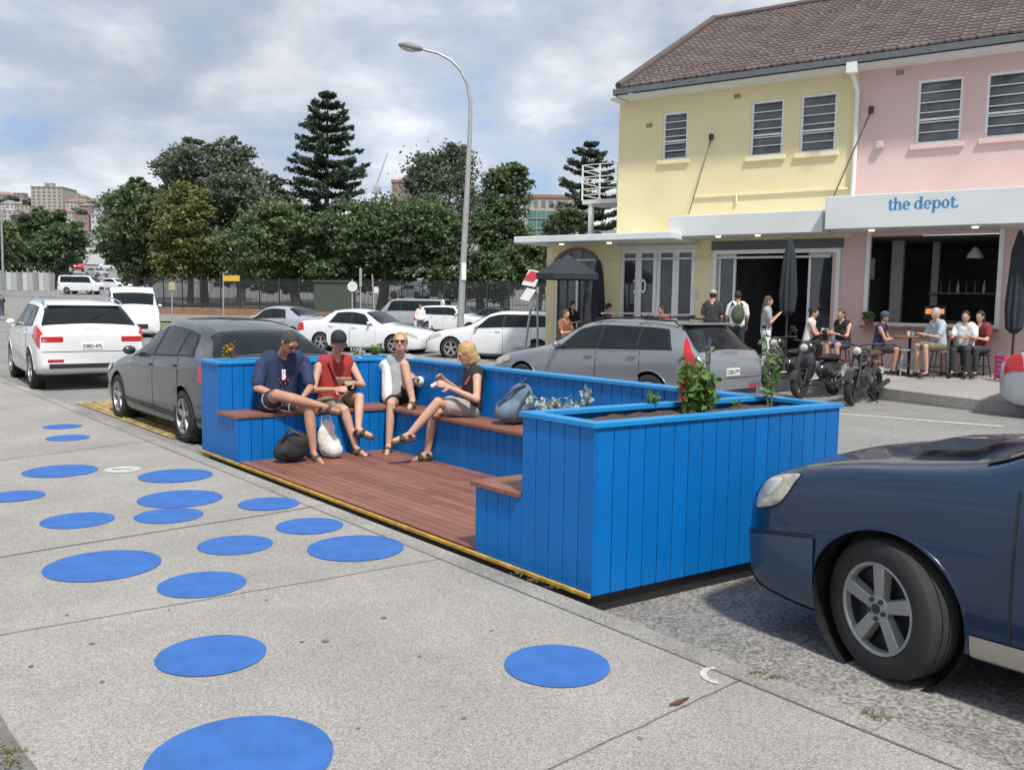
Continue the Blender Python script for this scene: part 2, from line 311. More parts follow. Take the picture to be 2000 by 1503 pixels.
def bench(nm,fr,seat):
    m=MB();fr(m);o=m.build(nm,blue,pk,True,bev=.003);s=MB();seat(s);s.build('timber_seat',wood,o,True,bev=.004);return o
def f1(m): boards(m,'v',.0,u1+.002,u2,0,SH,.02);boards(m,'u',u2-.02,.021,vb,0,SH,.02)
def s1(s):
    for i in range(4):PB(s,u1+.01+i*.12,u1+.01+i*.12+.113,-.03,vb-.062,SH,SH+.032)
bench('bench',f1,s1)
def f2(m): boards(m,'v',.0,u3,u4-.002,0,SH,.02);boards(m,'u',u3,.021,vb,0,SH,.02)
def s2(s):
    for i in range(4):PB(s,u4-.005-i*.12-.113,u4-.005-i*.12,-.03,W-.14,SH,SH+.032)
bench('bench',f2,s2)
def f3(m): boards(m,'v',vb,u2-.02,u3+.02,0,SH,.02)
def s3(s):
    for i in range(4):PB(s,u1+.02,u3-.04,W-.135-i*.105-.099,W-.135-i*.105,SH,SH+.032)
bench('bench',f3,s3)
m=MB();nv=18
for i in range(nv):
    a=.02+i*(vb-.01)/nv;q=u2-.02
    cuts=[q]+sorted([R(q+.6,u3-.6) for _ in range(2)])+[u3+.02]
    for c0,c1 in zip(cuts,cuts[1:]): PB(m,c0+.002,c1-.002,a,a+(vb-.01)/nv-.007,.0,.022)
dk=m.build('deck',wood,pk,True,bev=.002)
m=MB();PB(m,.03,LU-.03,.01,W-.04,-.03,-.003);m.build('deck_underlay',black,pk,True)
m=MB();PB(m,.0,LU,-.022,-.003,-.01,.016);m.build('yellow_edge_strip',yel,pk,True,bev=.004)
m=MB();PB(m,.05,LU-.05,.05,W-.05,-.115,-.031);m.build('base_frame',black,pk,True)
# ---------- leaves and plants
def leafmesh(pts,size,name,m,par,el=1.6,upb=.4,world=True):
    pts=np.asarray(pts);n=len(pts);nr=np.random.normal(size=(n,3));nr[:,2]=np.abs(nr[:,2])+upb;nr/=np.linalg.norm(nr,axis=1)[:,None]
    a=np.cross(nr,np.random.normal(size=(n,3)));a/=np.linalg.norm(a,axis=1)[:,None];b=np.cross(nr,a)
    s=size*np.random.uniform(.6,1.4,size=(n,1));a*=s*el/2;b*=s/2;fold=nr*s*.2
    v=np.stack([pts-a,pts+b*.9+fold*.5,pts+a,pts-b*.9+fold*.5],1).reshape(-1,3)
    q=par
    if q is not None and world:
        while q.parent:q=q.parent
        iv=np.array(q.matrix_basis.inverted());v=v@iv[:3,:3].T+iv[:3,3]
    me=bpy.data.meshes.new(name);me.from_pydata(v.tolist(),[],np.arange(4*n).reshape(-1,4).tolist());me.update();me.materials.append(m)
    o=bpy.data.objects.new(name,me);C.objects.link(o);o.parent=par;return o
def leafmat(name,a,b,sc=.5): return mat(name,a,.55,col2=b,isl=.55,sc=sc,spec=.3,trans=.35)
pg=leafmat('plant_green',(.08,.17,.04),(.23,.37,.11),8);psil=leafmat('plant_silver',(.3,.37,.31),(.58,.63,.57),8);pred=leafmat('plant_red',(.28,.02,.03),(.5,.07,.05),8);ppur=leafmat('plant_purple',(.14,.1,.37),(.33,.25,.63),8);pwht=leafmat('plant_white',(.5,.48,.55),(.75,.73,.76),8);porg=leafmat('plant_orange',(.6,.2,.02),(.75,.4,.05),8);stem=mat('plant_stem',(.1,.16,.045),.7)
def plant(lb,px,py,h,sp,ns,nl,ls,lm,fl=None,nf=0,fs=.03,tip=.15,el=1.8,droop=0):
    base=G(px,py,PH-.04);base.z=PH-.06
    t=thing('potted_plant',lb,'plant',base);sm=MB();pts=[];fp_=[]
    for i in range(ns):
        a=R(0,6.28);q=base+V((math.cos(a)*sp*R(.4,1),math.sin(a)*sp*R(.4,1),h*R(.65,1)));md=(base+q)/2+V((math.cos(a),math.sin(a),0))*sp*.15
        st=base+V((math.cos(a),math.sin(a),0))*sp*.15
        sm.tube([st,md,q],[.005,.004,.002],5)
        for k in range(nl):
            f=R(.15,1);p=st.lerp(md,f*2) if f<.5 else md.lerp(q,f*2-1);pts.append(p+V((R(-1,1),R(-1,1),R(-.5-droop,.6)))*ls*1.2)
        for k in range(nf): fp_.append(md.lerp(q,R(1-tip*2,1.05))+V((R(-1,1),R(-1,1),R(-.6,.6)))*fs*.8)
    sm.build('stem',stem,t,True);leafmesh(pts,ls,'leaves',lm,t,el)
    if fp_: leafmesh(fp_,fs,'flowers',fl,t,1.2)
plant('low silver-leaved plant at the kerb end of the near planter',1085,806,.12,.19,18,12,.026,psil)
plant('silver-leaved sprig standing taller beside the low silver plant',1143,802,.2,.05,4,14,.024,psil)
plant('bushy green plant with red leaves in the near planter',1362,806,.37,.13,24,30,.04,pg,pred,1,.026,.4,droop=.8)
plant('drooping red-leaved stem in front of the bushy green plant',1338,808,.28,.06,4,9,.033,pg,pred,11,.028,.5,droop=1)
plant('tall purple-flowered stems behind the bushy green plant',1385,792,.55,.06,4,8,.026,pg,ppur,14,.016,.2)
plant('small feathery herb between the silver and bushy plants',1270,806,.2,.1,9,12,.018,pg)
plant('tall spiky plant with pale flowers at the road end of the near planter',1503,796,.54,.06,6,15,.03,pg,pwht,12,.018,.3)
plant('thin low seedling between bushy plant and tall spiky plant',1440,800,.08,.05,4,8,.02,pg)
plant('red and orange flowers in the kerb corner of the far planter',447,709,.26,.06,5,9,.03,pg,porg,8,.035,.3)
plant('deep red flower low in the far planter beside the man',455,711,.13,.05,4,7,.03,pg,pred,12,.035,.5)
plant('green leaves in the far planter between the two women',735,693,.16,.1,10,14,.03,pg)
plant('pale leafy sprig in the far planter behind the capped woman',700,697,.14,.08,7,10,.03,psil)
# ---------- cars
def mono(xs,ys):
    n=len(xs);d=[(ys[i+1]-ys[i])/(xs[i+1]-xs[i]) for i in range(n-1)]
    mm=[d[0]]+[0 if d[i-1]*d[i]<=0 else 2*d[i-1]*d[i]/(d[i-1]+d[i]) for i in range(1,n-1)]+[d[-1]]
    def f(x):
        x=max(xs[0],min(xs[-1],x));i=0
        while i<n-2 and x>xs[i+1]: i+=1
        h=xs[i+1]-xs[i];t=(x-xs[i])/h
        return ys[i]*(2*t**3-3*t*t+1)+mm[i]*h*(t**3-2*t*t+t)+ys[i+1]*(-2*t**3+3*t*t)+mm[i+1]*h*(t**3-t*t)
    return f
T_={}
T_['hatch']=dict(st=[(0,.3,.45,.54,.57,.55,.42),(.06,.22,.46,.62,.68,.76,.6),(.3,.18,.5,.72,.81,.87,.72),(.9,.17,.56,.84,.92,.905,.76),(1.25,.17,.58,.9,.98,.91,.76),(2.0,.17,.62,.95,1.34,.915,.67),(2.55,.17,.63,.97,1.46,.915,.65),(3.15,.17,.65,1.0,1.43,.91,.64),(3.72,.18,.66,1.03,1.31,.90,.62),(4.12,.22,.66,1.01,1.06,.88,.74),(4.28,.3,.63,.9,.95,.85,.7),(4.34,.36,.62,.86,.89,.81,.66)],ws=(1.3,1.98),rw=(3.66,4.1),sw=[((1.62,2.42),(2.12,2.42)),((2.5,3.25),(2.5,3.18)),((3.33,3.75),(3.28,3.42))],hl=(.1,.55,3.4,4.1),tl=[(3.98,3.3),(4.28,3.3),(4.26,4.25),(4.05,4.25)],dr=[(1.55,2.45),(2.47,3.35)],wx=(.88,3.5),r=.32,pz=.62)
T_['suv']=dict(st=[(0,.40,.55,.66,.7,.6,.48),(.05,.28,.55,.74,.79,.76,.6),(.2,.24,.58,.84,.9,.84,.72),(.5,.22,.62,.91,.98,.87,.77),(1.0,.22,.67,.97,1.05,.875,.78),(1.25,.22,.68,1.0,1.1,.875,.77),(1.9,.22,.7,1.03,1.52,.87,.68),(2.35,.22,.7,1.04,1.58,.87,.68),(3.5,.24,.71,1.06,1.56,.87,.67),(4.1,.26,.71,1.08,1.5,.86,.66),(4.38,.3,.7,1.05,1.12,.85,.72),(4.46,.36,.69,.98,1.02,.83,.7),(4.5,.42,.67,.92,.95,.79,.66)],ws=(1.32,1.87),rw=(4.06,4.36),sw=[((1.6,2.5),(1.98,2.5)),((2.58,3.35),(2.58,3.33)),((3.42,4.0),(3.4,3.85))],hl=(.1,.42,3.3,4.12),tl=[(4.1,3.1),(4.45,3.1),(4.42,4.2),(4.15,4.2)],dr=[(1.5,2.53),(2.55,3.45)],wx=(.86,3.5),r=.335,pz=.75)
T_['bigsuv']=dict(st=[(0,.45,.6,.75,.8,.66,.5),(.06,.3,.6,.85,.9,.84,.68),(.25,.25,.62,.93,1.0,.92,.78),(.9,.23,.7,1.02,1.09,.94,.84),(1.25,.23,.72,1.06,1.15,.945,.83),(1.9,.23,.74,1.1,1.56,.945,.74),(2.4,.23,.75,1.11,1.65,.945,.73),(3.3,.24,.76,1.13,1.62,.94,.72),(3.85,.26,.77,1.15,1.53,.93,.7),(4.3,.3,.77,1.12,1.18,.92,.8),(4.46,.36,.74,1.02,1.06,.9,.76),(4.52,.42,.72,.96,1.0,.86,.7)],ws=(1.3,1.87),rw=(3.82,4.28),sw=[((1.6,2.45),(1.98,2.45)),((2.53,3.2),(2.53,3.18)),((3.28,3.8),(3.25,3.5))],hl=(.1,.5,3.35,4.15),tl=[(4.04,3.5),(4.51,3.25),(4.47,4.6),(4.16,4.35)],dr=[(1.55,2.48),(2.5,3.3)],wx=(.88,3.62),r=.37,pz=.82)
T_['wagon']=dict(st=[(0,.3,.45,.56,.6,.6,.45),(.06,.22,.47,.64,.7,.78,.62),(.35,.18,.5,.74,.83,.88,.74),(1.0,.17,.57,.86,.95,.92,.78),(1.35,.17,.6,.92,1.02,.93,.77),(2.1,.17,.63,.96,1.39,.93,.68),(2.6,.17,.64,.98,1.48,.93,.67),(3.5,.18,.66,1.01,1.47,.92,.66),(4.1,.2,.67,1.03,1.42,.91,.64),(4.5,.24,.66,1.0,1.04,.9,.76),(4.59,.3,.64,.92,.96,.88,.72),(4.63,.36,.63,.88,.91,.84,.68)],ws=(1.42,2.07),rw=(4.09,4.5),sw=[((1.7,2.58),(2.12,2.58)),((2.65,3.38),(2.65,3.36)),((3.44,4.05),(3.42,3.85))],hl=(.1,.6,3.4,4.1),tl=[(4.38,3.35),(4.6,3.35),(4.33,4.85),(4.22,4.85)],dr=[(1.6,2.61),(2.63,3.5)],wx=(.92,3.7),r=.33,pz=.72)
T_['sedan']=dict(st=[(0,.3,.45,.54,.58,.6,.45),(.06,.22,.46,.62,.68,.76,.6),(.35,.18,.5,.72,.8,.86,.72),(1.0,.17,.56,.84,.92,.9,.76),(1.35,.17,.58,.89,.97,.9,.75),(2.1,.17,.61,.93,1.36,.9,.64),(2.6,.17,.62,.95,1.44,.9,.63),(3.3,.18,.63,.97,1.38,.9,.61),(3.9,.2,.64,.98,1.09,.88,.68),(4.45,.24,.62,.95,1.04,.85,.7),(4.6,.3,.6,.88,.96,.8,.64),(4.66,.36,.58,.82,.86,.75,.6)],ws=(1.42,2.07),rw=(3.32,3.86),sw=[((1.7,2.5),(2.12,2.5)),((2.57,3.3),(2.57,3.1))],hl=(.1,.55,3.4,4.1),tl=[(4.3,3.3),(4.6,3.3),(4.58,4.1),(4.34,4.1)],dr=[(1.6,2.53),(2.55,3.4)],wx=(.92,3.65),r=.32,pz=.7)
T_['van']=dict(st=[(0,.42,.6,.74,.78,.7,.55),(.08,.32,.62,.95,1.05,.92,.72),(.6,.26,.7,1.2,1.32,.98,.78),(.85,.26,.8,1.3,1.46,.99,.78),(1.4,.26,.85,1.36,1.98,1.0,.84),(2.1,.26,.9,1.4,2.22,1.0,.88),(4.9,.28,.9,1.36,2.22,1.0,.88),(5.1,.32,.9,1.34,2.12,.98,.85),(5.15,.36,.9,1.32,2.02,.95,.8)],ws=(.88,1.38),rw=None,sw=[((1.2,2.0),(1.5,2.0))],hl=(.1,.5,3.2,4.0),tl=[(5.0,2.8),(5.13,2.8),(5.13,4.2),(5.02,4.2)],dr=[(1.1,2.05),(2.2,3.3)],wx=(.9,4.2),r=.34,pz=.6)
T_['minibus']=dict(st=[(0,.36,.6,.8,.86,.72,.6),(.06,.28,.62,.95,1.05,.82,.68),(.25,.24,.66,1.05,1.2,.84,.7),(1.0,.24,.8,1.15,1.88,.85,.7),(1.5,.24,.8,1.16,1.96,.85,.7),(4.4,.26,.8,1.16,1.96,.85,.7),(4.6,.3,.8,1.15,1.85,.84,.68),(4.7,.36,.8,1.14,1.3,.8,.66)],ws=(.3,.96),rw=(4.55,4.68),sw=[((.75,1.6),(1.05,1.6)),((1.68,2.9),(1.68,2.9)),((2.98,4.3),(2.98,4.3))],hl=(.08,.3,3.2,4.0),tl=[(4.5,2.9),(4.67,2.9),(4.67,4.),(4.53,4.)],dr=[(.7,1.63),(1.66,2.95)],wx=(1.0,3.6),r=.33,pz=.7)
def wheel(par,c,r,side,wd=.2,steer=0,hi=False,fancy=False):
    ax=V((0,side,0));ax.rotate(M.Rotation(steer,3,'Z'));n=48 if hi else 22
    tp=[(.64*r,-wd/2),(.88*r,-wd/2),(.96*r,-wd*.43),(r,-wd*.3)]
    if fancy:
        for q in (-.22,-.02,.18): tp+=[(r,wd*(q-.02)),(r-.008,wd*(q-.012)),(r-.008,wd*(q+.012)),(r,wd*(q+.02))]
    tp+=[(r,wd*.3),(.96*r,wd*.43),(.88*r,wd/2),(.72*r,wd*.5),(.66*r,wd*.46),(.64*r,wd*.3)]
    m=MB();m.lathe(tp,c,ax,n,True);o=m.build('wheel',rubber,par,smooth=35)
    b=MB();b.lathe([(.65*r,wd*.42),(.6*r,wd*.1),(.3*r,wd*.02),(.02*r,wd*.02)],c,ax,n,cap=False);b.build('brake_disc',dark,o,smooth=35)
    s=MB();s.lathe([(.645*r,wd*.36),(.665*r,wd*.485),(.61*r,wd*.475),(.585*r,wd*.3)],c,ax,n,True)
    x=V((ax.y,-ax.x,0)).normalized();N=5
    for k in range(N):
        a=k*2*math.pi/N+.3;d=x*math.cos(a)+Z*math.sin(a);pp=ax.cross(d)
        c0=V(c)+ax*wd*.35;w0,w1=(.1*r,.135*r) if fancy else (.11*r,.1*r)
        s.hexa([c0+d*.1*r-pp*w0-ax*.03,c0+d*.62*r-pp*w1-ax*.03,c0+d*.62*r+pp*w1-ax*.03,c0+d*.1*r+pp*w0-ax*.03,c0+d*.1*r-pp*w0*.8+ax*.012,c0+d*.62*r-pp*w1*.75+ax*.024,c0+d*.62*r+pp*w1*.75+ax*.024,c0+d*.1*r+pp*w0*.8+ax*.012])
    s.lathe([(.2*r,wd*.2),(.2*r,wd*.43),(.1*r,wd*.46),(.01*r,wd*.46)],c,ax,18)
    s.build('rim',alloy,o,smooth=35,bev=.006 if fancy else 0)
    if fancy:
        q=MB()
        for k in range(5):
            a=k*2*math.pi/5+.9;d=x*math.cos(a)+Z*math.sin(a);q.lathe([(.012,0),(.012,.012),(.002,.012)],V(c)+ax*wd*.435+d*.14*r,ax,8)
        q.lathe([(.07*r,0),(.07*r,.006),(.004,.006)],V(c)+ax*wd*.463,ax,16);q.build('wheel_nut',dark,o)
def car(lb,ty,paint,ref,world,h,name='parked_car',cat='car',group='cars parked in the street',res=40,hi=False,rails=None,plate=None,steer=0,low=None,wfancy=False,bars=False,extra=None,nohl=False):
    T=T_[ty];st=T['st'];L_=st[-1][0];xs=[s[0] for s in st];fs=[mono(xs,[s[i] for s in st]) for i in range(1,7)]
    def sec(x):
        zb,zm,zt,zr,w,q=[g(x) for g in fs]
        return [(0,zb),(w*.86,zb),(w*.975,zb+.1),(w,zm),(w*.965,zt),(q,zr-min(.07,max(.008,.3*(zr-zt)))),(q*.78,zr),(0,zr+.025)]
    def surf(x,t):
        sg=1
        if t>7: t=14-t;sg=-1
        p=sec(x);i=min(6,max(0,int(t)));f=t-i
        g=lambda k:(-p[-k][0],p[-k][1]) if k<0 else ((-p[14-k][0],p[14-k][1]) if k>7 else p[k])
        a,b_,c_,d_=g(i-1),g(i),g(i+1),g(i+2);o=[]
        for k in (0,1):
            m1=(c_[k]-a[k])*.38;m2=(d_[k]-b_[k])*.38
            o.append(b_[k]*(2*f**3-3*f*f+1)+m1*(f**3-2*f*f+f)+c_[k]*(-2*f**3+3*f*f)+m2*(f**3-f*f))
        return V((x-L_/2,o[0]*sg,o[1]))
    def nrm(x,t):
        a=surf(min(L_,x+.02),t)-surf(max(0,x-.02),t);b_=surf(x,min(13.99,t+.06))-surf(x,max(.01,t-.06));n=a.cross(b_)
        if n.length<1e-9: return Z
        n.normalize();p=surf(x,t)
        return n if n.dot(V((0,p.y,p.z-.55)))>0 else -n
    X=-V(h).normalized();rz=math.atan2(X.y,X.x)
    yv=V((-X.y,X.x,0));loc=V(world)-X*(ref[0]-L_/2)-yv*ref[1];loc.z=V(world).z
    root=thing(name,lb,cat,loc,rz,group)
    xx=sorted(set([L_*i/res for i in range(res+1)]+xs+[.02,.12,L_-.02]));ts=[i/3 for i in range(42)]
    mb=MB();mb.loft([[surf(x,t) for t in ts] for x in xx]);me=bpy.data.meshes.new('b');me.from_pydata([tuple(p) for p in mb.v],[],mb.f)
    bm=bmesh.new();bm.from_mesh(me);bmesh.ops.recalc_face_normals(bm,faces=bm.faces);bm.to_mesh(me);bm.free()
    t=bpy.data.objects.new('t',me);C.objects.link(t);r=T['r'];wW=st[5][5];ct=MB()
    for wx in T['wx']:
        for sg in (1,-1): ct.lathe([(r+.05,-.26),(r+.05,.3)],(wx-L_/2,sg*wW,r),(0,sg,0),44)
    cm=bpy.data.meshes.new('c');cm.from_pydata([tuple(p) for p in ct.v],[],ct.f);bm=bmesh.new();bm.from_mesh(cm);bmesh.ops.recalc_face_normals(bm,faces=bm.faces);bm.to_mesh(cm);bm.free()
    co=bpy.data.objects.new('c',cm);C.objects.link(co);bo=t.modifiers.new('b','BOOLEAN');bo.operation='DIFFERENCE';bo.object=co;bo.solver='EXACT'
    e=evald(t);bpy.data.objects.remove(t);bpy.data.objects.remove(co)
    e.materials.clear();e.materials.append(paint);e.polygons.foreach_set('use_smooth',[True]*len(e.polygons));e.set_sharp_from_angle(angle=math.radians(38))
    body=bpy.data.objects.new('body',e);C.objects.link(body);body.parent=root
    def patch(mb,cs,off,nu=8,nv=5):
        g=[]
        for i in range(nu+1):
            a=i/nu;row=[]
            for j_ in range(nv+1):
                b_=j_/nv;x=(cs[0][0]*(1-a)+cs[1][0]*a)*(1-b_)+(cs[3][0]*(1-a)+cs[2][0]*a)*b_;tt=(cs[0][1]*(1-a)+cs[1][1]*a)*(1-b_)+(cs[3][1]*(1-a)+cs[2][1]*a)*b_
                row.append(surf(x,tt)+nrm(x,tt)*off)
            g.append(row)
        return mb.loft(g,cap=False,close=False)
    def PT(nm,m,cs,off=.005,par=root,nu=8,nv=5): return patch(MB(),cs,off,nu,nv).build(nm,m,par,smooth=60)
    def EP(nm,m,xc,tc_,rx,rt_,off,par=root,skew=0,pw=.62,bulge=.003):
        rg=[];sp=lambda v:math.copysign(abs(v)**pw,v)
        for k in (1.,.97,.75,.5,.25,.03):
            rg.append([(lambda x,t:surf(x,t)+nrm(x,t)*(off*(1 if k<1 else .1)+bulge*(1-k*k)))(xc+rx*k*sp(math.cos(a))+skew*k*sp(math.sin(a)),tc_+rt_*k*sp(math.sin(a))) for a in [q*math.pi/20 for q in range(40)]])
        return MB().loft(rg,cap=False).build(nm,m,par,smooth=60)
    ws=T['ws'];PT('windscreen',glass,[(ws[0],5.2),(ws[1],5.25),(ws[1],8.75),(ws[0],8.8)],.006,nv=8)
    if T['rw']: q=T['rw'];PT('rear_window',glass,[(q[0],5.12),(q[1],5.0),(q[1],9.0),(q[0],8.88)],.006,nv=8)
    for s in (0,1):
        fl=(lambda t:14-t) if s else (lambda t:t)
        for x0,x1 in T['dr']:
            cs=[(x0,fl(1.75)),(x1,fl(1.75)),(x1,fl(3.97)),(x0,fl(3.97))]
            PT('door_seal',black,[(x0-.006,fl(1.73)),(x1+.006,fl(1.73)),(x1+.006,fl(3.99)),(x0-.006,fl(3.99))],.0022)
            d=PT('door',paint,cs,.0045);hp=surf(x1-.15,fl(3.72));n=nrm(x1-.15,fl(3.72));MB().box(hp+n*.02,(.17,.02,.028)).build('handle',paint,d,bev=.006)
        sw=T['sw'];PT('window_trim',black,[(sw[0][0][0]-.05,fl(4.06)),(sw[-1][0][1]+.05,fl(4.06)),(sw[-1][1][1]+.04,fl(4.92)),(sw[0][1][0]-.03,fl(4.92))],.003,nu=14)
        for (a,b_),(c,d_) in sw:
            PT('side_window',glass,[(a,fl(4.12)),(b_,fl(4.12)),(d_,fl(4.88)),(c,fl(4.88))],.007)
        PT('tail_light',redl,[(x_,fl(t_)) for x_,t_ in T['tl']],.008)
        q=T['hl']
        if not nohl: PT('headlight',clearl,[(q[0],fl(q[2])),(q[1],fl(q[2]+.25)),(q[1]-.06,fl(q[3])),(q[0]+.06,fl(q[3]))],.008)
        xm=ws[0]+.38;p=surf(xm,fl(4.1));sg=-1 if s else 1
        mb=MB();mb.ell(p+V((0,sg*.09,.07)),(.05,.085,.06));mb.build('mirror',paint,root,smooth=60)
        if low: PT('lower_cladding',low,[(T['wx'][0]+r+.07,fl(1.0)),(T['wx'][1]-r-.07,fl(1.0)),(T['wx'][1]-r-.07,fl(2.1)),(T['wx'][0]+r+.07,fl(2.1))],.007)
        PT('sill_trim',black,[(T['wx'][0]+r+.07,fl(.9)),(T['wx'][1]-r-.07,fl(.9)),(T['wx'][1]-r-.07,fl(1.5)),(T['wx'][0]+r+.07,fl(1.5))],.004)
        if hi:
            for wx in T['wx']:
                P=[]
                for k in range(19):
                    a=math.pi*(k/18);x=wx+(r+.056)*math.cos(a);zz=r+(r+.056)*math.sin(a);p4=sec(x);yy=p4[3][0]
                    for (y0,z0),(y1,z1) in zip(p4[1:4],p4[2:5]):
                        if z0<=zz<=z1 and z1>z0: yy=y0+(y1-y0)*(zz-z0)/(z1-z0)
                    P.append((x-L_/2,sg*(yy-.002),zz))
                MB().tube(P,.013,6).build('wheel_arch_lip',paint,root,smooth=60)
    for i,wx in enumerate(T['wx']):
        for sg in (1,-1):
            mm=MB();cc=V((wx-L_/2,sg*(wW-.04),r))
            rg=[[cc+V((math.cos(a)*q,sg*hh,math.sin(a)*q)) for a in [k*2*math.pi/30 for k in range(30)]] for q,hh in ((r+.046,-.0),(r+.046,-.2),(.03,-.2))]
            mm.loft(rg,cap=False);mm.build('wheel_well',black,root)
            wheel(root,V((wx-L_/2,sg*(wW-.115),r)),r,sg,.21,steer if i==0 else 0,hi,wfancy)
    MB().box((-L_/2-.004,0,(st[0][1]+st[0][4])/2),(.03,st[0][5]*1.3,(st[0][4]-st[0][1])*.55)).build('grille',black,root,bev=.008)
    rx=L_/2+.006;pz=T['pz']
    pl=MB().box((rx,0,pz),(.012,.37,.115)).build('number_plate',platem,root)
    MB().box((L_/2-.01,0,st[-1][1]+.04),(.03,st[-1][5]*1.7,.09)).build('rear_bumper_trim',black,root,bev=.01)
    MB().box((L_/2-.012,0,pz-.1),(.028,st[-1][5]*1.96,.012)).build('bumper_seam',black,root)
    if plate:text(plate,.085,(rx+.008,0,pz-.005),(0,1,0),Z,ltext,pl,'plate_lettering',.002,False)
    if rails:
        for sg in (1,-1):
            x0,x1=ws[1]+.25,T['rw'][0]-.05 if T['rw'] else L_-.6
            y=sg*fs[5]((x0+x1)/2)*.93;zt=lambda x:fs[3](x)+.0
            m=MB();m.tube([(x0-L_/2,y,zt(x0)-.01),(x0+.08-L_/2,y,zt(x0)+.045),((x0+x1)/2-L_/2,y,zt((x0+x1)/2)+.055),(x1-.08-L_/2,y,zt(x1-.08)+.045),(x1-L_/2,y,zt(x1)-.01)],.016,6);m.build('roof_rail',rails,root,smooth=60)
        if bars:
            for x in (ws[1]+.5,ws[1]+1.35):
                q=fs[5](x)*.93;zz=fs[3](x)+.1
                MB().box((x-L_/2,0,zz),(.07,q*2+.18,.03)).build('roof_bar',chrome,root,bev=.01)
                for sg in (1,-1): MB().box((x-L_/2,sg*q,zz-.035),(.1,.07,.07)).build('bar_foot',black,root,bev=.012)
    if extra: extra(root,surf,nrm,PT,EP,L_)
    return root
def paint(n,c,metal=.0,rough=.3,coat=1.): return mat(n,c,rough,metal,var=.04,sc=2,coat=coat)
pgrey=paint('dark_grey_car_paint',(.04,.042,.048),.25);pwh=paint('white_car_paint',(.78,.79,.8));psi=paint('silver_car_paint',(.42,.44,.47),.3);pnav=paint('navy_car_paint',(.003,.022,.062),.1,.3,.7);pbeige=paint('silver_lower_paint',(.42,.39,.33),.2);pbump=paint('blue_grey_bumper_paint',(.035,.065,.105),.1,.45,.3);pblk=paint('black_car_paint',(.025,.025,.028));predc=paint('red_car_paint',(.4,.02,.02));pvolvo=paint('grey_wagon_paint',(.24,.255,.28),.3)
K=lambda u,v:A+U*u+VP*v+Z*ROAD
car('dark grey hatchback parked behind the man in the navy shirt','hatch',pgrey,(4.34,-.9),K(6.45,.28),U,hi=True,plate='CHX-52E')
def aud(root,surf,nrm,PT,EP,L_):
    m=MB()
    for k in range(4): 
        c=surf(4.42,7)+V((.014,-.105+k*.07,-.02));m.lathe([(.036,-.004),(.036,.004),(.046,.004),(.046,-.004)],c,V((1,0,.8)),16,True)
    m.build('badge',chrome,root)
    for sg in (1,-1):
        MB().box((L_/2+.004,sg*.62,.56),(.015,.26,.045)).build('reflector',redl,root)
        MB().box((L_/2-.004,sg*.67,.945),(.03,.36,.1)).build('tail_light',redl,root,bev=.012)
    MB().box((3.84-L_/2,0,1.56),(.22,1.28,.03)).build('roof_spoiler',pwh,root,bev=.01)
    MB().tube([surf(3.95,6.2)+V((.01,0,.01)),surf(4.22,7)+V((.03,0,.01))],.008,6).build('rear_wiper',black,root)
car('white off-road wagon with roof rails parked nearest the left edge','bigsuv',pwh,(4.52,-.94),K(14.15,.1),(U+V((.04,.06,0))).normalized(),hi=True,rails=chrome,plate='DBD-47L',extra=aud)
hv=V((-.70,.714,0));q=D(1368,640,13.2);q.z=ROAD
def vol(root,surf,nrm,PT,EP,L_):
    text('V O L V O',.06,surf(4.55,7)+V((.02,0,-.01)),(0,1,0),V((-.5,0,.86)),chrome,root,'badge_lettering',.002,False,1.5)
    for sg in (1,-1): MB().box((L_/2+.003,sg*.6,.48),(.012,.2,.04)).build('reflector',redl,root)
    MB().box((4.12-L_/2,0,1.445),(.2,1.2,.03)).build('roof_spoiler',pvolvo,root,bev=.01)
    MB().tube([surf(4.2,9)+V((.01,0,.01)),surf(4.46,7.2)+V((.03,0,.01))],.008,6).build('rear_wiper',black,root)
car('silver grey station wagon with roof bars parked beyond the planter wall','wagon',pvolvo,(4.63,-.93),q,hv,hi=True,rails=black,bars=True,plate='CGD-77Y',extra=vol)
wp=D(1718,1208,4.1);wp.z=ROAD
def sub(root,surf,nrm,PT,EP,L_):
    for s in (0,1):
        fl=(lambda t:14-t) if s else (lambda t:t)
        PT('front_bumper',pbump,[(.0,fl(.8)),(.5,fl(.8)),(.5,fl(2.95)),(.0,fl(2.9))],.012,nu=18,nv=10)
        PT('lower_bumper',black,[(.02,fl(.8)),(.48,fl(.8)),(.48,fl(1.3)),(.02,fl(1.5))],.016,nu=14)
        PT('bumper_seam',black,[(.0,fl(2.93)),(.49,fl(2.98)),(.49,fl(3.01)),(.0,fl(2.97))],.014,nu=18)
        sk_=.06*(-1 if s else 1)
        EP('headlight_surround',black,.24,fl(3.85),.122,.43,.003,skew=sk_)
        o=EP('headlight',clearl,.24,fl(3.85),.112,.39,.006,skew=sk_)
        EP('headlight_reflector',mat('lamp_inner',(.7,.69,.64),.15,.4),.222,fl(3.87),.048,.21,.011,o,skew=sk_*.4,pw=1.)
        PT('wing_seam',black,[(1.42,fl(1.8)),(1.43,fl(1.8)),(1.43,fl(3.95)),(1.42,fl(3.95))],.003)
        PT('bonnet_seam',black,[(.34,fl(4.55)),(1.22,fl(4.86)),(1.22,fl(4.89)),(.34,fl(4.59))],.003,nu=14)
    PT('bonnet_scoop',pnav,[(.75,6.3),(1.1,6.2),(1.1,7.8),(.75,7.7)],.03)
    PT('wiper_cowl',black,[(1.24,5.2),(1.33,5.2),(1.33,8.8),(1.24,8.8)],.009)
    MB().box((-.9,.2,1.16),(.02,.8,.02)).build('wiper',black,root)
car('navy blue car in the foreground with silver lower trim and turned front wheel','suv',pnav,(.86,-.87),wp,U,hi=True,res=90,steer=math.radians(-18),low=pbeige,wfancy=True,extra=sub,nohl=True)
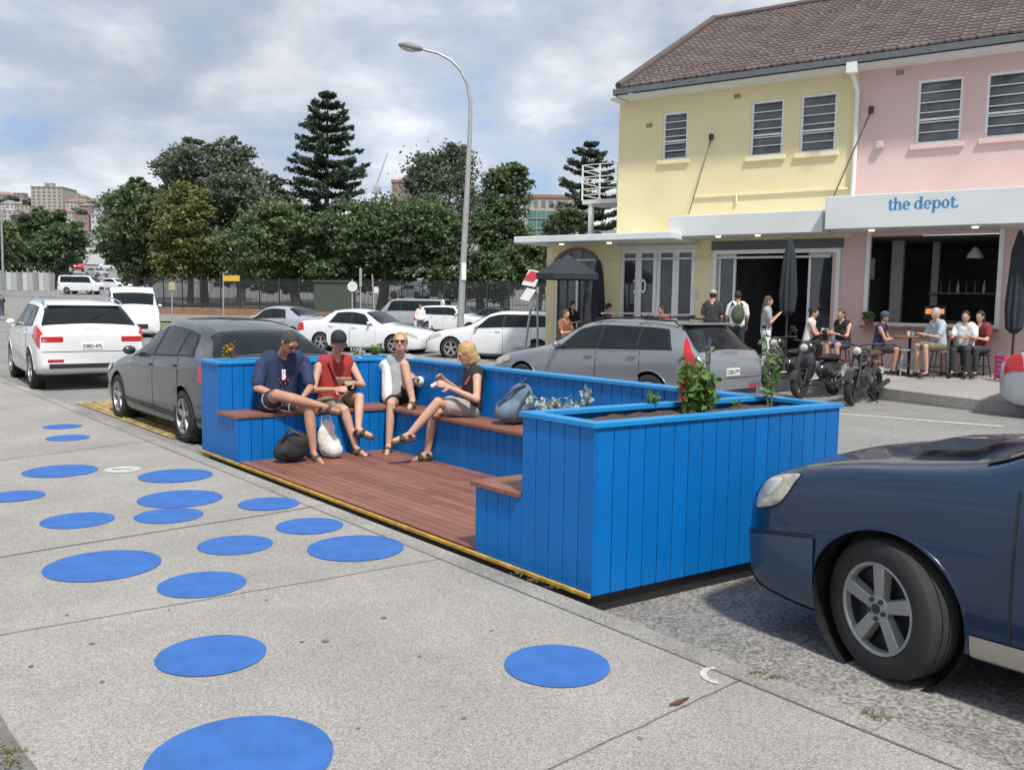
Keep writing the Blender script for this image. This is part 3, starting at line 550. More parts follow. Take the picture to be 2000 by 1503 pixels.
q=D(1953,700,14.5);q.z=ROAD
car('silver car cut off by the right edge of the view','hatch',psi,(4.34,.9),q,V((.75,-.66,0)))
def ga(px,Y,z=-.15): 
    p=D(px,620,Y);p.z=z;return p
car('white sedan parked behind the capped woman','sedan',pwh,(2.3,0),ga(722,30),V((.93,-.35,0)))
car('white hatch wagon parked left of the silver grey wagon','wagon',pwh,(2.3,0),ga(985,27.5),V((-.93,.36,0)))
car('pale sedan roof showing above the dark grey hatchback','sedan',psi,(2.3,0),ga(545,36),V((-.9,.42,0)))
car('silver passenger van parked across the street near the standing man','minibus',psi,(2.3,0),ga(808,59,-.3),V((-.97,.2,0)),cat='van',name='parked_van')
car('white off-road car parked right of the silver passenger van','suv',pwh,(2.3,0),ga(888,50,-.25),V((.9,-.45,0)))
car('black sedan parked behind the lamp post base','sedan',pblk,(2.3,0),ga(955,56,-.2),V((-.95,.3,0)))
car('white delivery van facing the camera behind the white off-road wagon','van',pwh,(0,0),ga(266,37,-.25),V((.45,-.89,0)),cat='van',name='delivery_van')
far=[('white minibus far up the left road','minibus',pwh,162,573,100,(1,-.1)),('small white car far behind the delivery van','hatch',pwh,228,566,115,(.9,-.3)),('red truck-like van far up the road','van',predc,152,530,170,(.5,-.9)),('dark car far left of the red van','sedan',pblk,118,538,150,(.9,-.4)),('silver car far right of the red van','hatch',psi,190,540,150,(.9,-.5)),('white car high on the far road','sedan',pwh,215,527,185,(.9,-.4)),('black car near the far end of the tree row','suv',pblk,270,558,112,(-.9,.4)),('white hatchback between far parked cars','hatch',pwh,250,541,150,(.8,-.6))]
for lb,ty,pm,px,py,Y,h in far: car(lb,ty,pm,(2.2,0),D(px,py,Y),V((*h,0)),group='cars far up the road',res=16)
for i,px in enumerate((800,850,905,960)): car('%s car in the car park behind the trees, %s from the left'%(('white','dark','silver','red')[i],('first','second','third','fourth')[i]),'sedan',(pwh,pblk,psi,predc)[i],(2.3,0),D(px,583,92),V((-.9,.4,0)),group='cars behind the park fence',res=16)
# ---------- people
def hand(b,e,w,nh,side):
    d=(w-e).normalized();s=d.cross(nh).normalized();nn=s.cross(d).normalized()
    for q in (-.022,0,.022): b.caps(w+s*q*.5,w+d*.075+s*q,.016,.014,6)
    for i,(q,l) in enumerate(((-.03,.03),(-.01,.038),(.01,.036),(.03,.028))):
        k0=w+d*.08+s*q;k1=k0+d*l+nn*.012;k2=k1+(d*.5+nn*.85).normalized()*l*.9;b.caps(k0,k1,.0092,.0085,6);b.caps(k1,k2,.0085,.007,6)
    k0=w+d*.02+s*.03*side;k1=k0+(d*.6+s*.8*side).normalized()*.035;k2=k1+(d*.8+nn*.5).normalized()*.028;b.caps(k0,k1,.012,.01,6);b.caps(k1,k2,.01,.008,6)
SK=mat('skin',(.56,.33,.235),.55,var=.1,sc=12);SK2=mat('skin_tan',(.46,.245,.16),.55,var=.1,sc=12)
HB=mat('hair_dark',(.03,.02,.015),.6,var=.4,sc=60,bump=.4);HBL=mat('hair_blond',(.44,.29,.12),.5,var=.35,sc=30,bump=.15);HG=mat('hair_grey_brown',(.06,.048,.04),.7,var=.4,sc=60,bump=.4);HBR=mat('hair_brown',(.12,.06,.03),.6,var=.35,sc=60,bump=.4)
eyem=mat('eye_dark',(.02,.015,.012),.2);lip=mat('lip',(.38,.1,.09),.5)
def cl(n,c): return mat('cloth_'+n,c,.85,var=.16,sc=11,bump=.45,bsc=16)
def person(lb,J,f,sk,top,bot,hair,hst='short',sl=.6,bl=.72,shoe=None,vox=.02,loc=None,group=None,glasses=False,cap=None,w=1.,fem=0,extra=None,sandal=None):
    P,N,Hd=J['P'],J['N'],J['H'];f=V(f).normalized();uh=(Z-f*Z.dot(f)).normalized()
    sd_=f.cross(uh);fr=(sd_,f,uh);hi=vox<.015
    root=thing('person',lb,'person',loc or V((P.x,P.y,min(J['aL'].z,J['aR'].z)-.08)),0,group);b=MB();sh=MB();pt=MB();fts=[]
    for q in 'LR':
        ft=MB();s,e,wr,h,kn,an,to=[J[c+q] for c in 'sewhkat'];g=.013
        h2=h.lerp(P,.35);s2=s.lerp(N,.45)
        md=h2.lerp(s2,.45).lerp((P+N)/2,.12)
        b.caps(h2,md,.102*w,.09*w);b.caps(md,s2,.09*w,.088*w);b.caps(N-Z*.01,s,.045,.05)
        b.caps(s,e,.047*w,.037*w);b.caps(e,wr,.038*w,.024);b.caps(h,kn,.082*w,.055*w);b.caps(kn,kn.lerp(an,.35),.053*w,.052*w);b.caps(kn.lerp(an,.35),an,.052*w,.034)
        hl=an+(an-to).normalized()*.03-Z*.03;b.caps(an,hl,.034,.03);b.caps(hl,to,.03,.026);b.caps(an,to,.032,.024)
        if hi: hand(b,e,wr,(P-wr).normalized() if abs((wr-e).normalized().dot((P-wr).normalized()))<.9 else V((.1,-.5,-.8)),1 if q=='L' else -1)
        else:
            d=(wr-e).normalized();b.caps(wr,wr+d*.08,.028,.03,6)
            for k in (-1.5,-.5,.5,1.5): b.caps(wr+d*.08+sd_*k*.016,wr+d*.16+sd_*k*.018,.011,.009,6)
            b.caps(wr+d*.03,wr+d*.08+sd_*.04,.012,.01,6)
        sh.caps(h2.lerp(s2,.08),md,.106*w+g,.09*w+g+.006);sh.caps(md,s2,.09*w+g+.006,.088*w+g)
        if sl>0:
            sh.caps(N.lerp(s,.5)-Z*.01,s,.055,.05+g);sh.caps(s,s.lerp(e,min(1,sl)),.05*w+g,.045*w+g*1.4)
            if sl>1: sh.caps(e,e.lerp(wr,sl-1),.042*w+g,.03*w+g)
        else: sh.caps(N.lerp(s,.55)-Z*.03,N.lerp(s,.6)+Z*.012,.04,.036)
        pt.caps(h.lerp(P,.4),h,.105*w+g,.09*w+g)
        if bl<=1: pt.caps(h,h.lerp(kn,bl),.086*w+g,.074*w+g*1.8)
        else:
            pt.caps(h,kn,.086*w+g,.06*w+g);pt.caps(kn,kn.lerp(an,bl-1),.058*w+g,.042*w+g)
        if shoe: ft.caps(hl,to,.04,.036);ft.caps(an-Z*.02,to,.036,.03)
        if sandal:
            dn=(to-hl).normalized();no=(an-hl);no=(no-dn*no.dot(dn)).normalized();sv=dn.cross(no)
            for k in (-1,1): ft.caps(hl-no*.03+sv*.018*k-dn*.01,to-no*.026+sv*.022*k+dn*.02,.02,.02)
            for f_ in (.5,.62): ft.caps(hl.lerp(to,f_)+sv*.036-no*.0,hl.lerp(to,f_)+no*.03,.018,.017);ft.caps(hl.lerp(to,f_)+no*.03,hl.lerp(to,f_)-sv*.036,.017,.018)
            ft.caps(an-sv*.036-no*.01,an+dn*.03+no*.0,.014,.014);ft.caps(an+sv*.036-no*.01,an+dn*.03+no*.0,.014,.014)
            ft.caps(hl.lerp(to,.55)+sv*.036,hl.lerp(to,.55)-no*.03+sv*.02,.016,.016);ft.caps(an+sv*.036-no*.01,hl-no*.03+sv*.018,.014,.016);ft.caps(an-sv*.036-no*.01,hl-no*.03-sv*.018,.014,.016)
        fts.append(ft)
    b.caps(P,N.lerp(P,.15),.1*w,.095*w);b.caps(N-Z*.03,Hd-uh*.06-f*.015,.054,.05)
    if fem:
        for k in (-1,1): 
            c=N.lerp(P,.38)+(J['sL']-J['sR']).normalized()*k*.07+J['fb']*.06;sh.ell(c,(.06,.06,.06));b.ell(c,(.05,.05,.05))
    b.ell(Hd,(.074,.09,.112),fr);b.ell(Hd+f*.025-uh*.055,(.053,.062,.058),fr);b.caps(Hd+f*.086+uh*.015,Hd+f*.104-uh*.018,.009,.015,6)
    b.caps(Hd+f*.07+uh*.03+sd_*.035,Hd+f*.07+uh*.03-sd_*.035,.016,.016,6)
    for k in (-1,1): b.ell(Hd+sd_*.076*k-f*.008-uh*.005,(.012,.02,.032),fr,8,5)
    skin(b,'body',sk,root,vox,3)
    sp=sh;sp.caps(P.lerp(N,.12),N.lerp(P,.2),.1*w+.013,.095*w+.013);skin(sp,'shirt',top,root,max(.011,vox*.8),5)
    skin(pt,'trousers' if bl>1 else 'shorts',bot,root,max(.011,vox*.8),5)
    if shoe or sandal:
        for ft in fts: skin(ft,'shoe' if shoe else 'sandal',shoe or sandal,root,max(.007,vox*.6),1)
    hm=MB();hm.ell(Hd-f*.017+uh*.022,(.083,.096,.106),fr)
    if hst=='bob': hm.ell(Hd-f*.03-uh*.035,(.091,.086,.1),fr);hm.ell(Hd-f*.02+uh*.028,(.091,.1,.104),fr);hm.lathe([(.06,-.02),(.085,.0),(.087,.03),(.07,.05)],Hd-f*.032-uh*.1,uh,14)
    if hst=='long': hm.ell(Hd-f*.04-uh*.07,(.085,.07,.13),fr);hm.caps(Hd-f*.06-uh*.1,Hd-f*.075-uh*.25,.06,.04)
    if hst=='tail': hm.caps(Hd-f*.09+uh*.02,Hd-f*.13-uh*.14,.035,.02)
    if hst=='bun': hm.ell(Hd-f*.1+uh*.06,(.045,.045,.045),fr)
    if hst!='none': skin(hm,'hair',hair,root,max(.009,vox*.7),3)
    if hi:
        ey=MB()
        for k in (-1,1): ey.ell(Hd+f*.083+uh*.01+sd_*.03*k,(.012,.006,.006),fr,8,5)
        ey.build('eyes',eyem,root,True);mo=MB();mo.ell(Hd+f*.083-uh*.052,(.022,.008,.006),fr,8,5);mo.build('mouth',lip,root,True)
    if glasses:
        g=MB()
        for k in (-1,1): g.ell(Hd+f*.095+uh*.014+sd_*.032*k,(.028,.009,.018),fr,12,6);g.caps(Hd+f*.09+uh*.018+sd_*.06*k,Hd-f*.0+uh*.012+sd_*.084*k,.004,.004,6)
        g.caps(Hd+f*.1+uh*.018+sd_*.01,Hd+f*.1+uh*.018-sd_*.01,.004,.004,6);g.build('sunglasses',black,root,True,smooth=60)
    if cap:
        c=MB();c.ell(Hd-f*.01+uh*.055,(.088,.102,.085),fr);o=skin(c,'cap',cap,root,max(.011,vox*.7),2);c=MB();c.ell(Hd+f*.115+uh*.045,(.07,.075,.008),fr);c.build('cap_brim',cap,o,True,smooth=60)
    if extra: extra(root,J,fr)
    return root
def JP(d): return {k:D(*v) for k,v in d.items()}
navy=cl('navy',(.02,.035,.09));redc=cl('red',(.38,.035,.03));olive=cl('olive',(.22,.21,.15));blk=cl('black',(.022,.022,.024));whc=cl('white',(.76,.76,.75));gryc=cl('grey',(.34,.35,.37));beig=cl('beige',(.4,.38,.32));ltb=cl('light_blue',(.4,.47,.54));sand=mat('sandal_brown',(.05,.04,.033),.8)
def manx(root,J,fr):
    fb=J['fb'];c=J['N'].lerp(J['P'],.45)+fb*.135;X=(J['sL']-J['sR']).normalized();o=MB()
    o.ell(c,(.028,.012,.035),(X,fb,Z));o.caps(c+Z*.03-X*.012,c+Z*.075-X*.012,.009,.009,6);o.caps(c+Z*.03+X*.012,c+Z*.075+X*.012,.009,.009,6);o.build('shirt_print',whc,root,True,smooth=60)
    r=MB()
    for k in range(7): r.ell(c-Z*.025+X*.05*math.cos(k)+Z*.04*math.sin(k),(.011,.012,.011),(X,fb,Z),8,5)
    r.build('shirt_print_dots',redc,root,True,smooth=60)
    for q in 'LR':
        k=J['h'+q].lerp(J['k'+q],.56);d=(J['k'+q]-J['h'+q]).normalized();MB().lathe([(.1,-.02),(.108,0),(.1,.02)],k,d,18,cap=False).build('shorts_stripe',whc,root,True,smooth=60)
J=JP(dict(P=(536,786,9.32),N=(549,693,9.34),H=(566,668,9.17),sL=(594,707,9.46),eL=(606,757,9.28),wL=(590,777,9.0),sR=(510,712,9.14),eR=(502,757,9.0),wR=(558,778,8.92),hL=(556,792,9.42),kL=(603,797,8.98),aL=(612,884,8.92),tL=(630,905,8.72),hR=(522,792,9.2),kR=(540,771,8.82),aR=(632,793,8.98),tR=(660,803,8.85)));J['fb']=V((.63,-.77,0))
person('man in navy printed t-shirt seated with one ankle on his knee',J,(.55,-.5,-.72),SK2,navy,cl('dark_shorts',(.03,.035,.055)),HG,vox=.0085,sl=.8,bl=.62,glasses=True,w=1.1,extra=manx,sandal=sand)
J=JP(dict(P=(650,782,9.72),N=(655,700,9.72),H=(661,669,9.6),sL=(688,714,9.82),eL=(708,752,9.6),wL=(690,748,9.38),sR=(622,716,9.58),eR=(612,762,9.45),wR=(655,760,9.3),hL=(668,788,9.8),kL=(702,776,9.38),aL=(700,838,9.2),tL=(724,850,9.1),hR=(634,788,9.62),kR=(672,800,9.25),aR=(695,873,9.25),tR=(714,889,9.08)));J['fb']=V((.5,-.86,0))
def w2x(root,J,fr):
    m=MB();a=J['sR'].lerp(J['N'],.4)+J['fb']*.11;m.tube([a+Z*.06-J['fb']*.08,a,J['P'].lerp(J['N'],.35)+J['fb']*.15,J['hL']+J['fb']*.1+Z*.1],.009,6);m.build('bag_strap',black,root,True)
person('woman in red tank top and black cap holding a food bowl',J,(.35,-.75,-.45),SK,redc,olive,HBR,hst='tail',vox=.0085,sl=0,bl=.62,cap=blk,fem=1,w=.97,extra=w2x,sandal=sand)
c=J['wL']+V((-.09,-.05,.0));bo=thing('food_bowl','pale takeaway bowl of food held by the woman in red','bowl',c)
MB().lathe([(.045,0),(.075,.03),(.088,.06),(.084,.06),(.07,.035),(.01,.03)],(0,0,0),Z,20).build('bowl',cl('kraft',(.55,.42,.25)),bo,smooth=50)
MB().ell((0,0,.045),(.076,.076,.025)).build('food',mat('food',(.45,.28,.1),.7,var=.5,sc=60,bump=.8),bo,smooth=60)
c=D(683,752,9.45);pb=thing('waist_bag','small black shoulder bag on the lap of the woman in red','bag',c);m=MB();m.ell(c,(.09,.05,.06));skin(m,'pouch',blk,pb,.012)
m=MB();m.tube([c+V((-.06,-.03,.05)),c+V((0,-.045,.055)),c+V((.06,-.03,.05))],.004,5);m.build('zip',chrome,pb,True)
J=JP(dict(P=(786,780,10.05),N=(783,699,10.08),H=(782,669,9.98),sL=(810,713,10.1),eL=(830,752,9.93),wL=(812,738,9.68),sR=(756,713,10.04),eR=(738,718,10.2),wR=(712,705,10.2),hL=(803,784,10.03),kL=(790,712,9.62),aL=(806,782,9.52),tL=(799,797,9.36),hR=(770,785,9.95),kR=(764,788,9.52),aR=(759,870,9.46),tR=(755,887,9.28)));J['fb']=V((.2,-.98,0))
def w3x(root,J,fr):
    s=MB()
    for q in 'LR':
        a,e,w_=J['s'+q],J['e'+q],J['w'+q];x=(J['s'+q]-J['N']).normalized();s.caps(a,e,.072,.064);s.caps(e,e.lerp(w_,.6),.062,.055);s.caps(J['N'].lerp(a,.85)-Z*.04,J['h'+q].lerp(a,.2)+x*.05,.09,.085)
    s.caps(J['N']-J['fb']*.06-Z*.04,J['P']-J['fb']*.07,.11,.11)
    skin(s,'open_shirt',whc,root,.011,4)
person('woman in sunglasses and open white shirt with one foot on the bench',J,(.05,-.98,.1),SK,gryc,blk,HBL,hst='bun',vox=.0085,sl=.4,bl=.35,glasses=True,fem=1,w=.95,extra=w3x,sandal=sand)
J=JP(dict(P=(921,797,9.05),N=(925,722,9.04),H=(911,691,8.99),sL=(932,738,8.86),eL=(931,780,8.72),wL=(879,757,8.66),sR=(922,735,9.22),eR=(898,765,9.13),wR=(868,742,8.96),hL=(919,801,8.95),kL=(856,785,8.7),aL=(800,848,8.65),tL=(770,860,8.62),hR=(920,802,9.15),kR=(849,804,8.95),aR=(834,884,8.93),tR=(806,898,8.88)));J['fb']=V((-.82,-.57,0))
def w4x(root,J,fr):
    m=MB()
    for q in 'LR':
        a=J['N'].lerp(J['s'+q],.68);m.tube([a-J['fb']*.1-Z*.06,a-J['fb']*.03+Z*.035,a+J['fb']*.05+Z*.03,a+J['fb']*.125-Z*.09],.013,6)
    m.build('red_strap',redc,root,True)
person('blond bobbed woman in black vest seated sideways on the street bench',J,(-.88,-.35,-.42),SK,blk,beig,HBL,hst='bob',vox=.0085,sl=0,bl=.65,fem=1,w=.97,extra=w4x,sandal=sand)
c=J['wR'].lerp(J['wL'],.5)+V((-.1,-.02,.0));sn=thing('snack','small wrapped snack in the hands of the blond bobbed woman','food',c);MB().caps(c-V((.03,0,0)),c+V((.03,.0,.02)),.018,.02).build('bread',mat('bread',(.45,.28,.12),.8,var=.3,sc=40),sn,True,smooth=60);MB().caps(c-V((.045,0,.02)),c-V((.01,0,0)),.02,.022).build('wrapper',whc,sn,True,smooth=60)
# bags
bpm=cl('slate',(.13,.18,.25))
c=G(1000,830,SH+.034);bk=thing('backpack','blue grey backpack slumped on the street-side bench','bag',c)
m=MB();m.ell(c+V((0,.1,.13)),(.17,.13,.13));m.ell(c+V((.1,.12,.24)),(.15,.11,.15));m.ell(c+V((-.06,.03,.12)),(.11,.08,.09));skin(m,'pack',bpm,bk,.012,3)
m=MB();m.tube([c+V((-.1,-.02,.08)),c+V((-.12,-.0,.2)),c+V((0,.0,.33)),c+V((.12,.05,.38))],.016,6);m.tube([c+V((.02,-.05,.06)),c+V((.08,-.03,.2)),c+V((.16,.03,.32))],.012,6);m.tube([c+V((.08,.1,.38)),c+V((.12,.1,.43)),c+V((.17,.1,.38))],.012,6);m.build('strap',cl('slate_dark',(.05,.07,.1)),bk,True,smooth=60)
c=G(566,903,.03);bk=thing('backpack','black bag on the deck beside the foot of the man in navy','bag',c)
m=MB();m.ell(c+V((0,.1,.13)),(.16,.13,.14));m.ell(c+V((.05,.08,.2)),(.12,.1,.1));m.ell(c+V((-.07,.02,.1)),(.1,.08,.09));skin(m,'pack',blk,bk,.012,3);m=MB();m.tube([c+V((-.08,0,.2)),c+V((.0,-.02,.34)),c+V((.1,.02,.27))],.014,6);m.tube([c+V((-.1,-.05,.08)),c+V((0,-.07,.12)),c+V((.1,-.05,.1))],.006,5);m.build('strap',black,bk,True,smooth=60)
c=G(640,894,.03);bk=thing('tote_bag','white cloth tote bag on the deck between two seated people','bag',c)
m=MB();m.ell(c+V((0,.08,.12)),(.12,.08,.13));m.ell(c+V((-.02,.08,.27)),(.08,.05,.12));m.ell(c+V((.05,.04,.08)),(.1,.08,.08));m.ell(c+V((-.06,.05,.2)),(.06,.05,.12));skin(m,'sack',cl('canvas',(.66,.64,.59)),bk,.011,2);m=MB();m.tube([c+V((-.07,.05,.3)),c+V((-.07,.05,.42)),c+V((.0,.06,.43)),c+V((.04,.06,.33))],.01,6);m.build('strap',cl('canvas',(.6,.6,.6)),bk,True)
# background people
def bgp(lb,pos,face,kind,sk,top,bot,hair,hs=.45,k=1.,**kw):
    face=V((face[0],face[1],0)).normalized();rgt=V((face.y,-face.x,0));J={}
    if kind=='stand': d=dict(P=(0,0,.95),N=(0,.0,1.44),H=(0,.03,1.62),s=(.18,0,1.39),e=(.23,-.02,1.12),w=(.2,.14,.93),h=(.085,0,.92),k=(.1,.03,.5),a=(.1,0,.09),t=(.12,.16,.035))
    elif kind=='eat': d=dict(P=(0,0,.95),N=(0,.0,1.44),H=(0,.03,1.62),s=(.18,0,1.39),e=(.22,.06,1.13),w=(.08,.24,1.3),h=(.085,0,.92),k=(.1,.03,.5),a=(.1,0,.09),t=(.12,.16,.035))
    else: d=dict(P=(0,0,hs+.1),N=(0,.08,hs+.57),H=(0,.13,hs+.75),s=(.18,.07,hs+.52),e=(.22,.2,hs+.28),w=(.08,.42,hs+.33),h=(.09,.02,hs+.09),k=(.13,.42,hs+.09),a=(.13,.36,.1),t=(.14,.53,.035))
    for n,(x,y,z) in d.items():
        if n in 'PNH': J[n]=pos+(rgt*x+face*y+Z*z)*k
        else:
            for q,s in (('L',-1),('R',1)): 
                yy=y
                if kind=='stand' and n in 'kat': yy+=s*.06
                J[n+q]=pos+(rgt*x*s+face*yy+Z*z)*k
    J['fb']=face;return person(lb,J,(face.x,face.y,-.12),sk,top,bot,hair,loc=pos,**kw)
drk=cl('charcoal',(.045,.045,.05));jean=cl('denim',(.06,.09,.15));mar=cl('maroon',(.2,.03,.04));org=cl('coral',(.55,.14,.08))
g='people outside the cafe'
bgp('man in white shirt and dark trousers standing across the street',ga(821,45,-.32),(.1,-1),'stand',SK2,whc,jean,HB,sl=1.5,bl=1.9,shoe=blk,vox=.025)
bgp('man in cap and dark top standing at the cafe doorway',fo(1391,1.1),(.4,.9),'stand',SK,drk,jean,HB,sl=.7,bl=1.9,shoe=blk,group=g,cap=beig)
bgp('man in white t-shirt with green backpack standing at the cafe',fo(1440,1.4),(.3,.95),'stand',SK2,whc,drk,HB,sl=.7,bl=1.9,shoe=blk,group=g)
c=fo(1441,1.62);c.z+=1.22;t=thing('backpack','dark green backpack worn by the man in white t-shirt','bag',c);m=MB();m.ell(c,(.16,.1,.23));m.ell(c+V((0,-.06,-.06)),(.12,.06,.12));skin(m,'pack',cl('moss',(.07,.09,.055)),t,.02);m=MB();m.tube([c+V((-.1,0,.2)),c+V((-.1,.14,.26)),c+V((-.1,.24,.1))],.02,6);m.tube([c+V((.1,0,.2)),c+V((.1,.14,.26)),c+V((.1,.24,.1))],.02,6);m.build('strap',drk,t,True)
bgp('woman in grey top and white trousers standing and eating near the scooters',fo(1497,2.0),(.9,-.1),'eat',SK,gryc,whc,HBR,hst='long',sl=.6,bl=1.9,shoe=blk,group=g,k=.95,fem=1)
bgp('man in coral shirt sitting at the white folding doors',fo(1298,1.0),(-.7,-.5),'sit',SK2,org,drk,HB,group=g,bl=1.9,shoe=blk,hs=.5)
bgp('person in dark red top sitting left of the white folding doors',fo(1180,.6),(.8,-.3),'sit',SK,mar,drk,HB,group=g,bl=1.9,shoe=blk,hs=.5)
bgp('person in black seated under the dark open umbrella',fo(1112,.8),(.5,-.7),'sit',SK,blk,blk,HB,group=g,bl=1.9,shoe=blk,hs=.55,hst='long')
bgp('person with brown hair seated nearest the street by the umbrella',fo(1098,2.0),(.7,-.7),'sit',SK,cl('rust',(.25,.1,.06)),drk,HBR,group=g,bl=1.9,shoe=blk,hs=.4)
bgp('woman in white top seated by the brown pillar with hand to her mouth',fo(1578,1.0),(.9,-.4),'sit',SK,whc,drk,HB,group=g,hst='bun',bl=.6,shoe=blk,hs=.5,fem=1,sl=0)
bgp('woman in black top seated at the pink pillar looking down',fo(1650,.9),(-.8,-.55),'sit',SK,blk,jean,HBR,group=g,hst='tail',bl=.6,shoe=blk,hs=.48,fem=1,sl=0)
bgp('man in navy tank top and cap seated on a low stool',fo(1716,1.2),(.8,-.5),'sit',SK2,navy,drk,HB,group=g,bl=.7,shoe=blk,hs=.45,cap=jean,sl=0)
bgp('grey haired man in light blue t-shirt seated on a tall stool',fo(1838,1.25),(-.93,-.2),'sit',SK,ltb,cl('khaki',(.17,.15,.11)),mat('hair_silver',(.4,.39,.37),.6),group=g,bl=.75,shoe=blk,hs=.55,sl=.7)
bgp('woman in white top with dark hair seated right of the grey haired man',fo(1889,.8),(-.5,-.6),'sit',SK,whc,drk,HB,group=g,hst='long',bl=1.9,shoe=blk,hs=.48,fem=1)
bgp('woman in maroon top seated rightmost at the cafe window',fo(1922,.7),(-.7,-.4),'sit',SK,mar,drk,HB,group=g,hst='long',bl=1.9,shoe=blk,hs=.48,fem=1)
bgp('person in dark clothes walking at the far left road edge',D(4,624,62),(.6,-.6),'stand',SK,drk,jean,HB,bl=1.9,shoe=blk,vox=.03)
# ---------- cafe buildings
yw=mat('yellow_render',(.75,.655,.37),.85,col2=(.82,.73,.45),sc=.8,bump=.12,bsc=30);pw=mat('pink_render',(.66,.47,.44),.85,col2=(.73,.54,.51),sc=.8,bump=.12,bsc=30)
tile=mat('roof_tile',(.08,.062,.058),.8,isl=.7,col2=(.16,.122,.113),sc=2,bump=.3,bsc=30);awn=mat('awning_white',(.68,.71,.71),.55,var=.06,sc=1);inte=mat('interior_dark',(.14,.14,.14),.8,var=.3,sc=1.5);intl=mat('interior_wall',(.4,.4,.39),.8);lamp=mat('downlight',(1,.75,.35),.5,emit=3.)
def rect(x0,y0,x1,y1,o=0):
    yc=(y0+y1)/2;xc=(x0+x1)/2;return fp(x0,yc,o)[0],fp(x1,yc,o)[0],fp(xc,y1,o)[1],fp(xc,y0,o)[1]
def wall(mb,t0,t1,z0,z1,holes,o=0,rv=.16):
    ts=sorted(set([t0,t1]+[min(t1,max(t0,h)) for q in holes for h in q[:2]]));zs=sorted(set([z0,z1]+[min(z1,max(z0,h)) for q in holes for h in q[2:]]))
    for a,b_ in zip(ts,ts[1:]):
        for c,d in zip(zs,zs[1:]):
            if not any(q[0]<(a+b_)/2<q[1] and q[2]<(c+d)/2<q[3] for q in holes): mb.poly([FW(a,c,o),FW(b_,c,o),FW(b_,d,o),FW(a,d,o)])
    for a,b_,c,d in holes:
        for p,q in (((a,c),(b_,c)),((b_,c),(b_,d)),((b_,d),(a,d)),((a,d),(a,c))): mb.poly([FW(p[0],p[1],o),FW(q[0],q[1],o),FW(q[0],q[1],o-rv),FW(p[0],p[1],o-rv)])
def fbox(mb,t0,t1,z0,z1,o0,o1): return mb.hexa([FW(t0,z0,o0),FW(t1,z0,o0),FW(t1,z0,o1),FW(t0,z0,o1),FW(t0,z1,o0),FW(t1,z1,o0),FW(t1,z1,o1),FW(t0,z1,o1)])
def frame(mb,r,o,th=.06,dp=.05,mull=0):
    a,b_,c,d=r;fbox(mb,a,a+th,c,d,o,o+dp);fbox(mb,b_-th,b_,c,d,o,o+dp);fbox(mb,a+th,b_-th,c,c+th,o,o+dp);fbox(mb,a+th,b_-th,d-th,d,o,o+dp)
    for i in range(mull): x=a+(b_-a)*(i+1)/(mull+1);fbox(mb,x-th*.4,x+th*.4,c+th,d-th,o,o+dp)
TB=fp(1670,300)[0];TL=fp(1207,330)[0];TWL=fp(1067,540)[0];TR=fp(2000,300)[0]+3
ZE=7.0;Z1=3.2;GZ=.2
yb=thing('yellow_building','yellow rendered cafe building with tiled roof and white window frames','building',FW(-4,GZ,-2),math.atan2(e_.y,e_.x))
pbd=thing('pink_building','pink rendered cafe building with signed awning and open shopfront','building',FW(3,GZ,-2),math.atan2(e_.y,e_.x))
yh=[rect(1293,218,1343,312),rect(1465,195,1530,305),rect(1562,182,1634,298)];ph=[rect(1790,152,1880,280),rect(1925,138,2010,268)]
h_bi=rect(1210,487,1356,600);h_bi=(h_bi[0],h_bi[1],GZ+.1,h_bi[3]);h_dk=rect(1392,487,1640,600);h_dk=(h_dk[0],h_dk[1],GZ+.06,h_dk[3])
h_pk=rect(1690,441,1958,640);h_ar=rect(1082,530,1170,600);h_ar=(h_ar[0],h_ar[1],GZ+.1,h_ar[3])
m=MB();wall(m,TL,TB,Z1,ZE,yh);wall(m,TWL,TB-.38,GZ-.1,Z1,[h_bi,h_dk,h_ar])
m.poly([FW(TL,Z1,0),FW(TL,ZE,0),FW(TL,ZE,-8),FW(TL,Z1,-8)]);m.poly([FW(TWL,GZ-.1,0),FW(TWL,Z1,0),FW(TWL,Z1,-8),FW(TWL,GZ-.1,-8)]);m.poly([FW(TWL,GZ-.1,-8),FW(TB,GZ-.1,-8),FW(TB,ZE,-8),FW(TL,ZE,-8),FW(TL,Z1,-8),FW(TWL,Z1,-8)])
ywo=m.build('wall',yw,yb,True)
m=MB();wall(m,TB,TR,Z1,ZE,ph);wall(m,TB-.38,TR,GZ-.1,Z1,[h_pk]);m.poly([FW(TR,GZ-.1,0),FW(TR,ZE,0),FW(TR,ZE,-8),FW(TR,GZ-.1,-8)]);pwo=m.build('wall',pw,pbd,True)
wgl=mat('building_glass',(.045,.05,.054),.06,var=.5,sc=1.2,spec=.9);wgu=mat('louvre_glass',(.085,.092,.098),.1,var=.6,sc=1.6,spec=.8)  # pane base colours lightened to carry the grey of reflections
def louvre(par,r,wm):
    m=MB();frame(m,r,-.1,.06,.06);o=m.build('window',white,par,True);a,b_,c,d=r
    m=MB();n=6
    for i in range(n): z0=c+.06+(d-c-.12)*i/n;z1=c+.06+(d-c-.12)*(i+1)/n;m.poly([FW(a+.05,z0,-.085),FW(b_-.05,z0,-.085),FW(b_-.05,z1,-.125+R(-.015,.015)),FW(a+.05,z1,-.125+R(-.015,.015))])
    m.build('pane',wgu,o,True)
    m=MB()
    for i in range(1,n): z=c+.06+(d-c-.12)*i/n;fbox(m,a+.06,b_-.06,z-.01,z+.01,-.105,-.07)
    fbox(m,a+.06,b_-.06,c+.06+(d-c)*.33,c+.1+(d-c)*.33,-.1,-.05);m.build('louvre',white,o,True)
    m=MB();fbox(m,a-.08,b_+.08,c-.1,c,-.02,.07);m.build('sill',wm,o,True,bev=.01)
